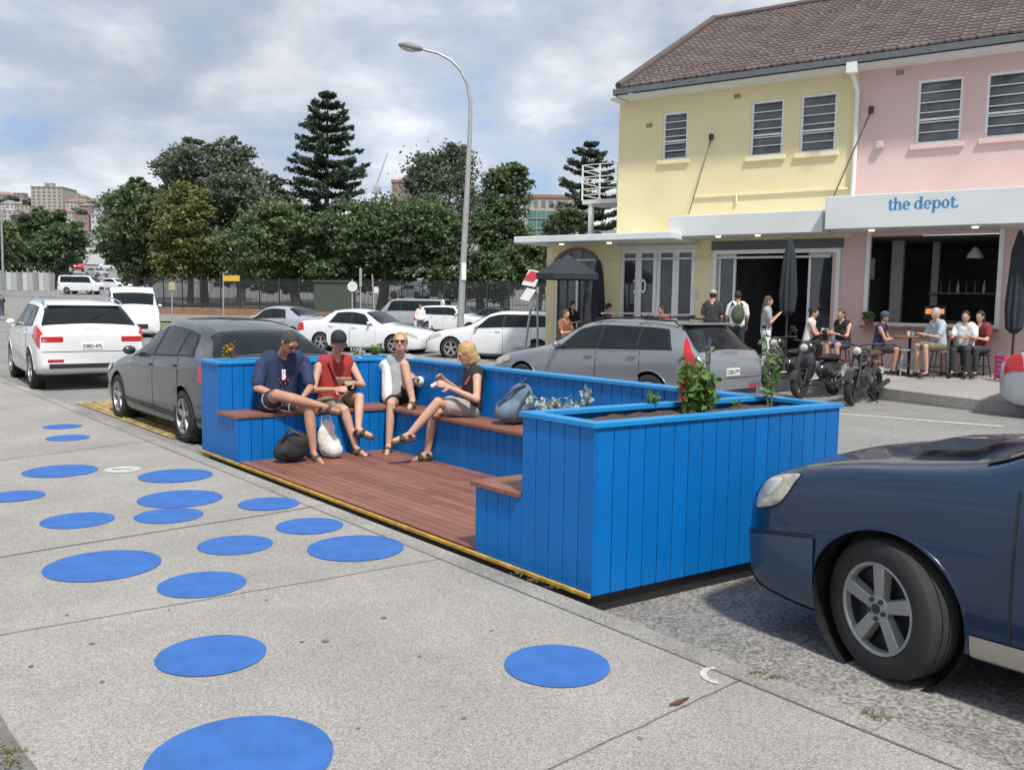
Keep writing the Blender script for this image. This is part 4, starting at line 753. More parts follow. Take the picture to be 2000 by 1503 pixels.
ylt=mat('yellow_trim',(.82,.75,.47),.8,var=.06)
for r in yh: louvre(yb,r,ylt)
for r in ph: louvre(pbd,r,mat('pink_trim',(.74,.53,.49),.8,var=.06))
tr0,zr=fp(1395,46,-4.2)
def roof(par,ta,tb,hip):
    m=MB();rows=24;o0,o1=.55,-4.2
    for i in range(rows):
        f0_,f1_=i/rows,(i+1)/rows;oa=o0+(o1-o0)*f0_;ob=o0+(o1-o0)*(f1_+.008);za=ZE+.08+(zr-ZE)*f0_+.035;zb=ZE+.08+(zr-ZE)*(f1_+.008)
        la=ta+(tr0-ta)*f0_ if hip else ta
        n=int((tb-la)/.3)
        for k in range(n):
            x0=la+(tb-la)*k/n;x1=la+(tb-la)*(k+1)/n
            P=[]
            for q,hh in ((0,.03),(.22,.0),(.5,.012),(.78,.0),(1,.03)): x=x0+(x1-x0)*q;P.append((FW(x,za+hh,oa),FW(x,zb+hh,ob),FW(x,za+hh-.045,oa)))
            o=len(m.v)
            for p in P: m.v+=list(p)
            for c in range(4): m.f.append([o+c*3,o+c*3+3,o+c*3+4,o+c*3+1]);m.f.append([o+c*3+2,o+c*3+5,o+c*3+3,o+c*3])
    m.poly([FW(tr0 if hip else ta,zr+.05,-4.2),FW(tb,zr+.05,-4.2),FW(tb,ZE,-8.6),FW(ta,ZE,-8.6)])
    if hip: m.poly([FW(ta,ZE+.09,.55),FW(tr0,zr+.08,-4.2),FW(ta,ZE+.09,-8.6)])
    o=m.build('roof',tile,par,True)
    m=MB()
    if hip: m.tube([FW(ta,ZE+.12,.55),FW(tr0,zr+.14,-4.2)],.1,8)
    m.tube([FW(tr0 if hip else ta,zr+.12,-4.2),FW(tb,zr+.12,-4.2)],.1,8);m.build('ridge_capping',tile,o,True,smooth=60)
    m=MB();fbox(m,ta,tb,ZE-.1,ZE+.03,.56,.66)
    if hip: m.hexa([FW(ta-.1,ZE-.12,.66),FW(ta,ZE-.12,.66),FW(ta,ZE-.12,-8.6),FW(ta-.1,ZE-.12,-8.6),FW(ta-.1,ZE+.03,.66),FW(ta,ZE+.03,.66),FW(ta,ZE+.03,-8.6),FW(ta-.1,ZE+.03,-8.6)])
    m.build('gutter',mat('gutter_grey',(.13,.14,.15),.6),o,True)
    m=MB();fbox(m,ta+.01,tb,ZE-.16,ZE-.125,-.02,.6)
    if hip: fbox(m,ta+.01,TL,ZE-.2,ZE-.17,-8,.6)
    m.build('eaves',offw,o,True)
roof(yb,fp(1196,200,.66)[0]+.1,TB,True);roof(pbd,TB+.004,TR,False)
m=MB();x=fp(1676,200)[0];m.tube([FW(x,ZE-.1,.6),FW(x,ZE-.3,.55),FW(x,ZE-.6,.08),FW(x,Z1+.2,.07)],.05,10);m.box(FW(x,ZE-.2,.6),(.22,.16,.22),e_,n_);m.build('drainpipe',white,yb,True,smooth=50)
def awning(par,x0,x1,yt,yb_,o,m_,oin=0.,name='awning'):
    t0=fp(x0,(yt+yb_)/2,o)[0];t1=fp(x1,(yt+yb_)/2,o)[0] if x1<1999 else TR;zt=fp((x0+min(x1,2000))/2,yt,o)[1];zb=fp((x0+min(x1,2000))/2,yb_,o)[1]
    m=MB();fbox(m,t0,t1,zb,zt,oin+.003,o);return m.build(name,m_,par,True,bev=.015),t0,t1,zb,zt
aw0=awning(yb,1003,1312,457,470,1.5,awn);aw1=awning(yb,1306,1606,416,458,.95,awn);aw2=awning(pbd,1612,2000,374,442,1.25,awn)
sgm=mat('sign_blue',(.04,.27,.55),.6,var=.05);ta_=fp(1735,398,1.25)[0];tb_=fp(1868,398,1.25)[0];zb_=fp(1801,407,1.25)[1];s_=(tb_-ta_)/8.35;pc=[0,MB()]
def gp(pts): 
    pc[0]+=1;pc[1].prism([FW(ta_+x*s_,zb_+y*s_*1.05,1.252) for x,y in pts],n_*(.004+.0004*(pc[0]%9)))
def gr(x,x0,x1,y0,y1): gp([(x+x0,y0),(x+x1,y0),(x+x1,y1),(x+x0,y1)])
def ring(x,cx,a0=0,a1=360,rx=.48,ix=.2,ry=.53,iy=.45,cy=.5):
    n=max(3,int((a1-a0)/18))
    for i in range(n):
        p,q=[math.radians(a0+(a1-a0)*(i+d)/n) for d in (0,1)]
        gp([(x+cx+rx*math.cos(p),cy+ry*math.sin(p)),(x+cx+rx*math.cos(q),cy+ry*math.sin(q)),(x+cx+ix*math.cos(q),cy+iy*math.sin(q)),(x+cx+ix*math.cos(p),cy+iy*math.sin(p))])
x=0
for ch in 'the depot.|':
    if ch=='t': gr(x,.14,.42,.2,1.3);gr(x,0,.66,.9,1.0);ring(x,.5,180,330,.36,.08,.22,.12,.2);x+=.7
    elif ch=='h': gr(x,.08,.36,.05,1.5);gr(x,0,.36,1.42,1.5);gr(x,0,.44,0,.07);ring(x,.58,0,150,.4,.12,.48,.4,.55);gr(x,.7,.98,.05,.56);gr(x,.62,1.06,0,.07);x+=1.12
    elif ch=='e': ring(x,.5,0,318);gr(x,.2,.96,.46,.55);x+=1.03
    elif ch=='d': ring(x,.5);gr(x,.74,1.02,.05,1.5);gr(x,.6,.76,1.42,1.5);gr(x,.74,1.12,0,.07);x+=1.15
    elif ch=='p': gr(x,.08,.36,-.45,.98);gr(x,0,.1,.9,.98);gr(x,0,.46,-.5,-.43);ring(x,.62);x+=1.15
    elif ch=='o': ring(x,.5);x+=1.03
    elif ch=='.': gp([(x+.15+.15*math.cos(a),.15+.15*math.sin(a)) for a in [k*.5236 for k in range(12)]]);x+=.3
    else: pc[1].build('sign_lettering',sgm,aw2[0],True);pc[1]=MB();x+=.42
for par,a,b_ in ((yb,(1390,268),(1345,418)),(pbd,(1702,215),(1628,384))):
    m=MB();q=fpp(*a);m.tube([q,fpp(*b_,.9)],.014,6);m.box(q+n_*.03,(.1,.06,.14),e_,n_);m.build('awning_stay',dark,par,True)
for i,(px,py) in enumerate(((1097,472),(1190,470),(1403,460),(1480,459))):
    q=fpp(px,py,.75);MB().lathe([(.06,0),(.06,.04),(.01,.04)],V((q.x,q.y,(aw0 if i<2 else aw1)[3]-.03)),Z,12).build('downlight',lamp,yb,True)
for px in (1703,1905):
    q=fpp(px,440,.8);MB().lathe([(.06,0),(.06,.04),(.01,.04)],V((q.x,q.y,aw2[3]-.03)),Z,12).build('downlight',lamp,pbd,True)
MB().box(fpp(1718,283,.06),(.16,.12,.16),e_,n_).build('alarm_box',mat('beige_plastic',(.55,.5,.42),.6),pbd,True,bev=.02)
for par,pts in ((yb,((1440,188),(1268,245))),(pbd,((1758,142),))):
    for a in pts: MB().box(fpp(*a,.005),(.16,.02,.1),e_,n_).build('wall_vent',mat('vent_dark',(.3,.25,.12),.8),par,True)
m=MB();t0=fp(1440,372)[0];fbox(m,t0-1.1,TB-.1,4.3-.03,4.3+.02,.0,.05);m.tube([FW(t0+.0,Z1+.9,.04),FW(t0,4.3,.04)],.03,6);m.build('wall_conduit',ylt,yb,True)
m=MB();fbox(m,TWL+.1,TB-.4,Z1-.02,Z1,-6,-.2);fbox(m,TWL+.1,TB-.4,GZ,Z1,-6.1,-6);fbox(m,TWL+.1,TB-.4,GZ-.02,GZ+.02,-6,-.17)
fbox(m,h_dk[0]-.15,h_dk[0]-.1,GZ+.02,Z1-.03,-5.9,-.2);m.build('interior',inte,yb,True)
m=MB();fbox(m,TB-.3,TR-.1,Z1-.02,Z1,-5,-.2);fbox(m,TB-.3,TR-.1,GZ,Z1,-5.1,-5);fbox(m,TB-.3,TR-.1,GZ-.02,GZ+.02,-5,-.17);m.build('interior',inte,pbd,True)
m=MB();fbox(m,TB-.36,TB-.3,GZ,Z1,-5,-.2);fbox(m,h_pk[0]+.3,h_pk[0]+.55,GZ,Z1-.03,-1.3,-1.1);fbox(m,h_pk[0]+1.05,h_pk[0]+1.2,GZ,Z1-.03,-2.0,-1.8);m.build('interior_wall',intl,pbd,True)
m=MB();frame(m,h_pk,-.06,.09,.12);o=m.build('window_frame',white,pbd,True);m=MB();fbox(m,h_pk[0],h_pk[1],h_pk[2]-.04,h_pk[2]+.02,-.2,.32);m.build('counter_shelf',mat('counter_timber',(.3,.16,.08),.5,var=.3),o,True)
m=MB();fbox(m,h_pk[1]-1.5,h_pk[1]-.3,GZ+.03,1.35,-1.9,-1.4);fbox(m,h_pk[1]-1.7,h_pk[1]-.2,1.95,1.99,-1.9,-1.6);m.build('bar_counter',mat('bar_timber',(.16,.1,.06),.5,var=.3),pbd,True)
q=FW(h_pk[1]-.7,2.75,-1.2);m=MB();m.lathe([(.02,.25),(.06,.22),(.16,.08),(.17,0)],q,Z,16,cap=False);m.build('pendant_lamp',white,pbd,True,smooth=50)
bm_=[mat('bottle_dark',(.03,.045,.03),.1),mat('bottle_red',(.25,.03,.03),.1),mat('bottle_pale',(.55,.55,.5),.2)]
for i in range(6):
    c=FW(h_pk[1]-1.45+i*.18,1.993,-1.72);tag(MB().lathe([(.035,0),(.035,.16),(.012,.22),(.012,.29),(.001,.29)],c,Z,10).build('bottle',bm_[i%3],smooth=40),'%s bottle on the bar shelf, %s from the left'%(('dark','red','pale')[i%3],('first','second','third','fourth','fifth','sixth')[i]),'bottle','bottles on the bar shelf')
c=FW(fp(1832,552,-1.6)[0],1.352,-1.62);t=thing('toaster_oven','small lit grill oven on the bar counter','oven',c,math.atan2(e_.y,e_.x));MB().box((0,0,.17),(.5,.35,.34)).build('case',dark,t,bev=.02);MB().box((0,-.18,.2),(.4,.02,.12)).build('lit_window',mat('grill_glow',(1,.35,.08),.5,emit=.8),t)
q=fpp(1697,525,-.95);t=thing('framed_poster','framed pale poster hanging inside the pink cafe','picture',q,math.atan2(e_.y,e_.x));MB().box((0,0,0),(.32,.03,.55)).build('frame',black,t);MB().box((0,-.018,0),(.27,.008,.5)).build('print',mat('poster_print',(.5,.48,.45),.8,var=.5,sc=7),t)
m=MB();frame(m,(h_dk[0],h_dk[1],h_dk[2],h_dk[3]),-.08,.09,.12);o=m.build('door_frame',white,yb,True)
for (a,b_) in ((h_dk[0]+.1,h_dk[0]+.55),(h_dk[1]-.75,h_dk[1]-.1)):
    m=MB();frame(m,(a,b_,h_dk[2],h_dk[3]-.09),-.14,.06,.05);o2=m.build('door',white,yb,True);MB().poly([FW(a,h_dk[2],-.12),FW(b_,h_dk[2],-.12),FW(b_,h_dk[3]-.1,-.12),FW(a,h_dk[3]-.1,-.12)]).build('pane',wgl,o2,True)
m=MB();fbox(m,h_dk[0]-.05,h_dk[1]+.05,h_dk[3]+.01,min(Z1-.02,h_dk[3]+.34),.0,.04);m.build('sign_board',mat('dark_sign',(.1,.105,.11),.6),yb,True)
n=4
for i in range(n):
    a=h_bi[0]+(h_bi[1]-h_bi[0])*i/n;b_=h_bi[0]+(h_bi[1]-h_bi[0])*(i+1)/n;m=MB();frame(m,(a+.004,b_-.004,h_bi[2],h_bi[3]),-.1+.03*(i%2),.09,.06);o=m.build('folding_door',white,yb,True)
    m=MB();m.poly([FW(a,h_bi[2],-.085+.03*(i%2)),FW(b_,h_bi[2],-.085+.03*(i%2)),FW(b_,h_bi[3],-.085+.03*(i%2)),FW(a,h_bi[3],-.085+.03*(i%2))]);m.build('pane',wgl,o,True)
text('20',.5,FW(fp(1248,560)[0],fp(1248,560)[1],-.02),e_,Z,white,o,'door_number',.004,True,.8)
m=MB();fbox(m,TWL+.0,TB-.42,Z1-.45,Z1-.40,.004,.05);fbox(m,h_bi[0]-.1,h_bi[1]+.1,h_bi[3],h_bi[3]+.1,.003,.06);m.build('door_head_trim',offw,yb,True)
ac=(h_ar[0]+h_ar[1])/2;ra=(h_ar[1]-h_ar[0])/2;za=h_ar[3]
m=MB();m.prism([FW(ac+ra*math.cos(a),za+ra*math.sin(a)*.8,.0) for a in [k*math.pi/16 for k in range(17)]],n_*.02);o=m.build('arched_window',wgl,yb,True)
m=MB()
for k in range(16):
    a0,a1=k*math.pi/16,(k+1)*math.pi/16
    m.prism([FW(ac+ra*r*math.cos(a),za+ra*r*math.sin(a)*.8,.004) for r,a in ((1,a0),(1.12,a0),(1.12,a1),(1,a1))],n_*.05)
for k in range(1,5): a=k*math.pi/5;m.tube([FW(ac,za,.03),FW(ac+ra*math.cos(a),za+ra*math.sin(a)*.8,.03)],.015,6)
m.build('arch_frame',mat('arch_brown',(.2,.12,.08),.7),o,True)
m=MB();frame(m,h_ar,-.08,.07,.06,1);o=m.build('door',white,yb,True);MB().poly([FW(h_ar[0],h_ar[2],-.1),FW(h_ar[1],h_ar[2],-.1),FW(h_ar[1],h_ar[3],-.1),FW(h_ar[0],h_ar[3],-.1)]).build('pane',wgl,o,True)
MB().box(fpp(1358,577,.03),(.1,.04,.12),e_,n_).build('meter_box',offw,yb,True)
b0=fpp(1137,395,-1.5);b1=fpp(1205,395,-1.5);bal=thing('balcony','white railed balcony standing left of the yellow upper storey','balcony',b0,math.atan2(e_.y,e_.x));Lb=(b1-b0).length
m=MB();m.box((Lb/2,.6,-.0),(Lb,1.2,.12));m.build('slab',offw,bal)
m=MB()
for k in range(3): m.box((Lb*k/2,0,.55),(.04,.04,1.0))
for k in range(6): m.box((Lb/2,0,.2+k*.17),(Lb,.03,.02));m.box((0,.6,.2+k*.17),(.025,1.2,.02))
m.build('railing',white,bal);m=MB();m.box((.25,.1,-.5),(.12,.12,1.0));m.build('post',white,bal)
# ---------- cafe furniture
teal=mat('teal_metal',(.25,.42,.4),.5);tbm=mat('table_timber',(.25,.13,.07),.5,var=.3)
def stool(lb,p,h,ms,ml):
    t=thing('stool',lb,'stool',p,0,'stools outside the cafe');MB().lathe([(.17,h-.03),(.17,h),(.01,h)],(0,0,0),Z,18).build('seat',ms,t)
    for k in range(4):
        a=.78+k*1.57;MB().tube([(math.cos(a)*.12,math.sin(a)*.12,h-.03),(math.cos(a)*.2,math.sin(a)*.2,0)],.014,6).build('leg',ml,t)
    MB().lathe([(.155,.2),(.165,.21),(.155,.22),(.145,.21)],(0,0,0),Z,18,True).build('footring',ml,t)
stool('pale teal stool left of the grey haired man',fo(1772,1.2),.55,teal,teal);stool('dark timber stool under the grey haired man',fo(1838,1.25),.55,tbm,dark);stool('pale teal stool right of the grey haired man',fo(1896,.9),.5,teal,teal);stool('low dark stool under the man in navy tank top',fo(1714,1.2),.44,tbm,dark);stool('black stool at the right end of the cafe window',fo(1922,.7),.46,black,black)
stool('dark stool under the woman in white by the brown pillar',fo(1578,1.0),.48,tbm,dark);stool('dark stool under the woman in black at the pink pillar',fo(1650,.9),.47,tbm,dark)
for i,(px,o,lb) in enumerate(((1780,1.1,'small timber table between man in navy and grey haired man'),(1612,.9,'small timber table between two seated women'),(1862,.6,'narrow timber table below the cafe window'))):
    t=thing('cafe_table',lb,'table',fo(px,o),math.atan2(e_.y,e_.x));MB().box((0,0,.8),(.6,.5,.035)).build('tabletop',tbm,t,bev=.008);MB().tube([(0,0,.78),(0,0,.03)],.03,8).build('leg',dark,t);MB().lathe([(.22,0),(.22,.02),(.03,.035)],(0,0,0),Z,16).build('base',dark,t)
    for k in range(2): tag(MB().lathe([(.03,0),(.042,.09),(.038,.09),(.026,.01)],fo(px+k*8-4,o)+Z*.822,Z,10).build('cup',(whc,teal)[k]),'%s cup on the %s'%(('white','teal')[k],lb),'cup')
t=thing('pot_plant','small potted succulent on the window counter','plant',FW(h_pk[0]+.15,h_pk[2]+.022,.1));MB().lathe([(.08,0),(.11,.14),(.1,.14),(.07,.1)],(0,0,0),Z,12).build('pot',mat('terracotta',(.35,.14,.08),.8),t);leafmesh([FW(h_pk[0]+.15+R(-.12,.12),h_pk[2]+R(.15,.3),.1+R(-.1,.1)) for _ in range(120)],.07,'leaves',pg,t)
umb=cl('umbrella_navy',(.028,.033,.045))
def umb_closed(lb,px,o,h,z0):
    t=thing('closed_umbrella',lb,'umbrella',fo(px,o),0,'folded cafe umbrellas');MB().tube([(0,0,0),(0,0,h)],.025,8).build('pole',dark,t)
    m=MB();rg=[]
    for z,r in ((z0,.05),(z0+.1,.13),(z0+.5,.16),(h-.4,.11),(h-.05,.04),(h,.01)): rg.append([V((math.cos(k*.3142)*r*(1+.25*(k%2)),math.sin(k*.3142)*r*(1+.25*(k%2)),z)) for k in range(20)])
    m.loft(rg);m.build('canopy',umb,t,smooth=30);MB().lathe([(.25,0),(.25,.06),(.04,.1)],(0,0,0),Z,14).build('base',dark,t)
umb_closed('folded dark umbrella in front of the dark doorway',1537,1.4,2.9,1.2);umb_closed('folded black umbrella at the right edge by the window frame',1982,.7,2.95,.9);umb_closed('folded dark umbrella right of the arched window',1167,.5,2.5,.8)
p=fo(1107,1.6);t=thing('open_umbrella','open dark square umbrella in front of the arched window','umbrella',p);MB().tube([(0,0,0),(0,0,2.6)],.025,8).build('pole',dark,t);m=MB();rg=[[V((math.cos(k*.785+.3)*r,math.sin(k*.785+.3)*r,z)) for k in range(8)] for r,z in ((.85,2.0),(.85,2.14),(.5,2.36),(.02,2.62))];m.loft(rg,cap=False);m.build('canopy',umb,t);MB().lathe([(.3,0),(.3,.08),(.04,.1)],(0,0,0),Z,14).build('base',dark,t)
p=fo(1975,1.2);t=thing('pink_crate','bright pink slatted crate standing at the right edge','crate',p);m=MB()
for k in range(5): m.box((0,-.16,.1+k*.09),(.34,.02,.06));m.box((-.17,0,.1+k*.09),(.02,.3,.06));m.box((.17,0,.1+k*.09),(.02,.3,.06))
m.build('slats',mat('pink_plastic',(.6,.05,.22),.5),t);m=MB()
for a in (-1,1):
    for b_ in (-1,1): m.box((a*.16,b_*.15,.26),(.03,.03,.5))
m.build('corner_posts',mat('pink_plastic',(.6,.05,.22),.5),t)
# ---------- motorbikes
def moto(lb,p,h,scoot,body,seatm):
    X=V(h).normalized();t=thing('scooter' if scoot else 'motorcycle',lb,'scooter' if scoot else 'motorcycle',p,math.atan2(X.y,X.x),'bikes parked at the cafe kerb')
    r=.26 if scoot else .31;wb=.62 if scoot else .66
    for x in (wb,-wb):
        m=MB();m.lathe([(r*.7,-.05),(r*.92,-.055),(r,-.02),(r,.02),(r*.92,.055),(r*.7,.05)],(x,0,r),(0,1,0),24,True);o=m.build('wheel',rubber,t,smooth=40);m=MB();m.lathe([(r*.7,-.03),(r*.7,.03),(r*.62,.03),(r*.62,-.03)],(x,0,r),(0,1,0),20,True)
        for k in range(6): a=k*1.047;m.box((x+math.cos(a)*r*.33,0,r+math.sin(a)*r*.33),(r*.66,.02,.02),V((math.cos(a),0,math.sin(a))),V((0,1,0)),V((-math.sin(a),0,math.cos(a))))
        m.build('rim',dark,o)
    m=MB()
    for s in (-1,1): m.tube([(wb,s*.08,r),(wb-.14,s*.08,.62),(wb-.24,s*.06,.96)],.024,8)
    m.build('fork',dark,t,smooth=50)
    fd=MB()
    for k in range(9):
        a=.5+k*.25;fd.box((wb+math.cos(a)*(r+.03),0,r+math.sin(a)*(r+.03)),(.09,.13,.015),V((-math.sin(a),0,math.cos(a))),V((0,1,0)),V((math.cos(a),0,math.sin(a))))
    fd.build('mudguard',body,t)
    m=MB()
    if scoot:
        m.ell((.42,0,.62),(.12,.2,.32));m.ell((.0,0,.26),(.4,.16,.07));m.ell((-.4,0,.5),(.42,.17,.2));m.ell((-.75,0,.62),(.16,.12,.1));m.ell((.4,0,.95),(.14,.17,.13))
    else:
        m.ell((.12,0,.86),(.27,.14,.13));m.ell((.0,0,.45),(.27,.15,.24));m.ell((-.45,0,.78),(.25,.1,.08));m.tube([(.42,0,.92),(.1,0,.3),(-.3,0,.35),(-.2,0,.75)],.03,8);m.caps((-.3,0,.5),(-.6,0,.72),.07,.05)
    tw=t.matrix_basis;mm=MB();mm.v=[tw@q for q in m.v];mm.f=m.f;skin(mm,'bodywork',body,t,.022,3)
    m=MB();m.ell((-.42,0,.75 if scoot else .88),(.38,.14,.07));mm=MB();mm.v=[tw@q for q in m.v];mm.f=m.f;skin(mm,'seat',seatm,t,.02,2)
    m=MB();zz=1.06;m.tube([(.28,-.36,zz+.02),(.4,-.2,zz+.02),(.42,0,zz-.03),(.4,.2,zz+.02),(.28,.36,zz+.02)],.016,8);m.build('handlebar',dark,t,smooth=50)
    for s in (-1,1):
        m=MB();m.tube([(.38,s*.22,zz),(.36,s*.3,zz+.18)],.008,6);m.ell((.36,s*.31,zz+.2),(.02,.06,.04));m.build('mirror',black,t,smooth=50)
    MB().ell((.53 if scoot else .5,0,.95),(.06,.08,.075)).build('headlight',clearl,t,smooth=60)
    MB().ell((-.88 if scoot else -.72,0,.7),(.03,.06,.035)).build('tail_light',redl,t,smooth=60)
    MB().tube([(-.05,.17,.25),(-.35,.18,.27),(-.8,.19,.36)],[.03,.04,.05],10).build('exhaust',dark,t,smooth=50)
    MB().tube([(.0,.1,.2),(-.05,.25,.0)],.012,6).build('kick_stand',dark,t)
    MB().box((-.9 if scoot else -.82,0,.55),(.01,.2,.12)).build('number_plate',platem,t)
sb=mat('scooter_black',(.02,.02,.022),.25,coat=1)
p=D(1598,700,17.2);p.z=-.1;moto('black scooter parked between the wagon and the motorcycle',p,(-.75,-.66,0),True,sb,black)
p=D(1690,700,16.3);p.z=-.1;moto('black motorcycle with round headlight parked nearest the kerb',p,(-.62,-.78,0),False,sb,mat('seat_brown',(.1,.05,.03),.6))
p=D(1535,700,18.2);p.z=-.06;moto('black scooter half hidden behind the silver grey wagon',p,(-.7,-.7,0),True,sb,black)
# ---------- street furniture
gal=mat('galvanised',(.42,.43,.42),.45,.4,var=.12,sc=3)
Yl=32.;base=ga(899,Yl,-.2);t=thing('street_lamp','tall galvanised street lamp with curved arm above the parked cars','street lamp',base)
P=[D(899,640,Yl),D(905,510,Yl),D(912,380,Yl),D(918,250,Yl),D(919,200,Yl),D(913,165,Yl),D(900,138,Yl),D(880,117,Yl),D(855,104,Yl),D(826,97,Yl)]
m=MB();m.tube([base]+P,[.13,.125,.11,.095,.075,.065,.055,.05,.05,.045,.045],12);m.build('pole',gal,t,True,smooth=60)
c=D(802,92,Yl);X=(D(826,97,Yl)-D(780,88,Yl)).normalized();m=MB();m.ell(c,(.45,.17,.13),(X,V((0,1,0)),V((-X.z,0,X.x))));m.build('lamp_head',mat('lamp_grey',(.2,.21,.21),.5),t,True,smooth=60);m=MB();m.ell(c-Z*.07-X*.05,(.33,.13,.1),(X,V((0,1,0)),V((-X.z,0,X.x))));m.build('lens',clearl,t,True,smooth=60)
m=MB();m.box(D(906,530,Yl-.13),(.16,.05,.6));m.build('pole_notice',white,t,True)
def sign(lb,px,yt,yb_,Y,plates,r=.035,px2=None,cat='sign'):
    b0=D(px,yb_,Y);t=thing('street_sign',lb,cat,b0);MB().tube([b0,D(px2 or px,yt,Y)],r,8).build('post',gal,t,True,smooth=60)
    for i,(kind,x0,y0,x1,y1,m_) in enumerate(plates):
        yy=Y-.06-.025*i;a=D(x0,y0,yy);b_=D(x1,y0,yy);c=D(x1,y1,yy);d=D(x0,y1,yy)
        if kind=='oct': q=(a+c)/2;r_=(b_-a).length/2;pl=[q+V((math.cos(k*.785+.393)*r_*1.08,0,math.sin(k*.785+.393)*r_*1.08)) for k in range(8)]
        elif kind=='tilt': pl=[a+V((.1,0,.03)),b_+V((.1,0,-.03)),c-V((.1,0,.03)),d-V((.1,0,-.03))]
        else: pl=[a,b_,c,d]
        MB().prism(pl,(0,-.02,0)).build('sign_plate',m_,t,True)
signy=mat('sign_yellow',(.65,.38,.04),.6);signr=mat('sign_red',(.62,.05,.06),.6)
sign('yellow street name sign on a pale post by the park fence',436,533,640,48,[('r',436,538,468,549,signy)])
sign('small pale parking sign on a post beside the grass verge',336,548,640,50,[('r',330,551,342,566,mat('sign_tan',(.45,.38,.2),.6))])
sign('back of a grey octagonal stop sign on a post',688,545,650,42,[('oct',679,545,698,574,offw)])
sign('bare thin post right of the stop sign',704,523,640,42,[('r',702,525,707,560,gal)])
sign('leaning thin post with small plate left of the silver van',733,536,640,44,[('r',731,560,739,572,offw)],px2=727)
sign('leaning red and white no parking sign near the dark umbrella',1022,528,700,24,[('tilt',1026,528,1052,558,white),('tilt',1029,531,1049,547,signr),('tilt',1022,564,1040,586,white)],px2=1048)
for px in (1050,1068): sign('%s white post beside the leaning red sign'%('left' if px==1050 else 'right'),px,560,690,25.5,[('r',px-3,560,px+3,572,white)],r=.03)
Y=95;t=thing('street_lamp','distant street lamp with curved arm at the left edge','street lamp',D(8,600,Y));m=MB();m.tube([D(8,600,Y),D(3,440,Y),D(6,410,Y),D(18,399,Y),D(38,396,Y)],[.12,.1,.08,.06,.05],8);m.build('pole',gal,t,True,smooth=60);m=MB();m.ell(D(36,397,Y),(.45,.15,.12));m.build('lamp_head',gal,t,True,smooth=60)
# ---------- park, fence, trees
grass=mat('park_grass',(.08,.13,.035),.95,col2=(.17,.23,.07),sc=.4,bump=.4,bsc=8)
fa=D(282,603,66);fb_=D(1080,615,60);fa.z=fb_.z=.75;fd=(fb_-fa).normalized();fl_=(fb_-fa).length;fn=V((-fd.y,fd.x,0))
struct(MB().hexa([fa+fn*.2-Z*1.2,fb_+fn*.2-Z*1.2,fb_+fn*60-Z*1.2+fd*30,fa+fn*60-Z*1.2,fa+fn*.2,fb_+fn*.2,fb_+fn*60+fd*30,fa+fn*60]).build('park_lawn',grass))
g0=ga(300,46,-.1);g1=ga(460,44,-.1);struct(MB().poly([g0,g1,ga(640,60,-.09),ga(285,64,-.09)]).build('grass_verge',grass))
brick=mat('brick',(.22,.12,.08),.9,col2=(.3,.18,.12),sc=3,bump=.4);w_=MB().hexa([fa-Z*1.0,fb_-Z*1.0,fb_-Z*1.0+fn*.25,fa-Z*1.0+fn*.25,fa+Z*.02,fb_+Z*.02,fb_+Z*.02+fn*.25,fa+Z*.02+fn*.25]).build('brick_wall',brick);tag(w_,'low brown brick retaining wall below the park fence','wall')
t=thing('park_fence','long dark steel picket fence along the park','fence',fa,math.atan2(fd.y,fd.x));nb=20
for i in range(nb):
    a=fl_*i/nb;b_=fl_*(i+1)/nb;m=MB()
    for k in range(16): x=a+(b_-a)*(k+.5)/16;m.box((x,.12,1.1),(.035,.035,2.1))
    m.box(((a+b_)/2,.12,.25),(b_-a-.1,.05,.05));m.box(((a+b_)/2,.12,1.85),(b_-a-.1,.05,.05));m.build('fence_panel',dark,t);MB().box((a,.12,1.12),(.1,.1,2.3)).build('post',dark,t)
p=D(655,606,58);t=thing('storage_shed','low dark green shed beside the park fence','shed',p);MB().box((0,0,.85),(2.4,1.6,1.9)).build('wall',mat('shed_green',(.06,.075,.06),.7),t);MB().box((0,0,1.85),(2.6,1.8,.1)).build('roof',mat('shed_roof',(.06,.07,.06),.7),t);m=MB();[m.box((-1.1+k*.2,-.81,.85),(.03,.02,1.85)) for k in range(12)];m.build('cladding_ribs',mat('shed_rib',(.045,.055,.045),.7),t)
bark=mat('bark',(.13,.105,.085),.95,var=.3,sc=3,bump=.6)
LF=[leafmat('leaf_dark',(.06,.108,.055),(.195,.265,.125),.3),leafmat('leaf_mid',(.075,.122,.06),(.215,.285,.135),.3),leafmat('leaf_yellow',(.13,.155,.055),(.29,.3,.11),.3),leafmat('leaf_grey',(.09,.12,.08),(.23,.265,.18),.3)]
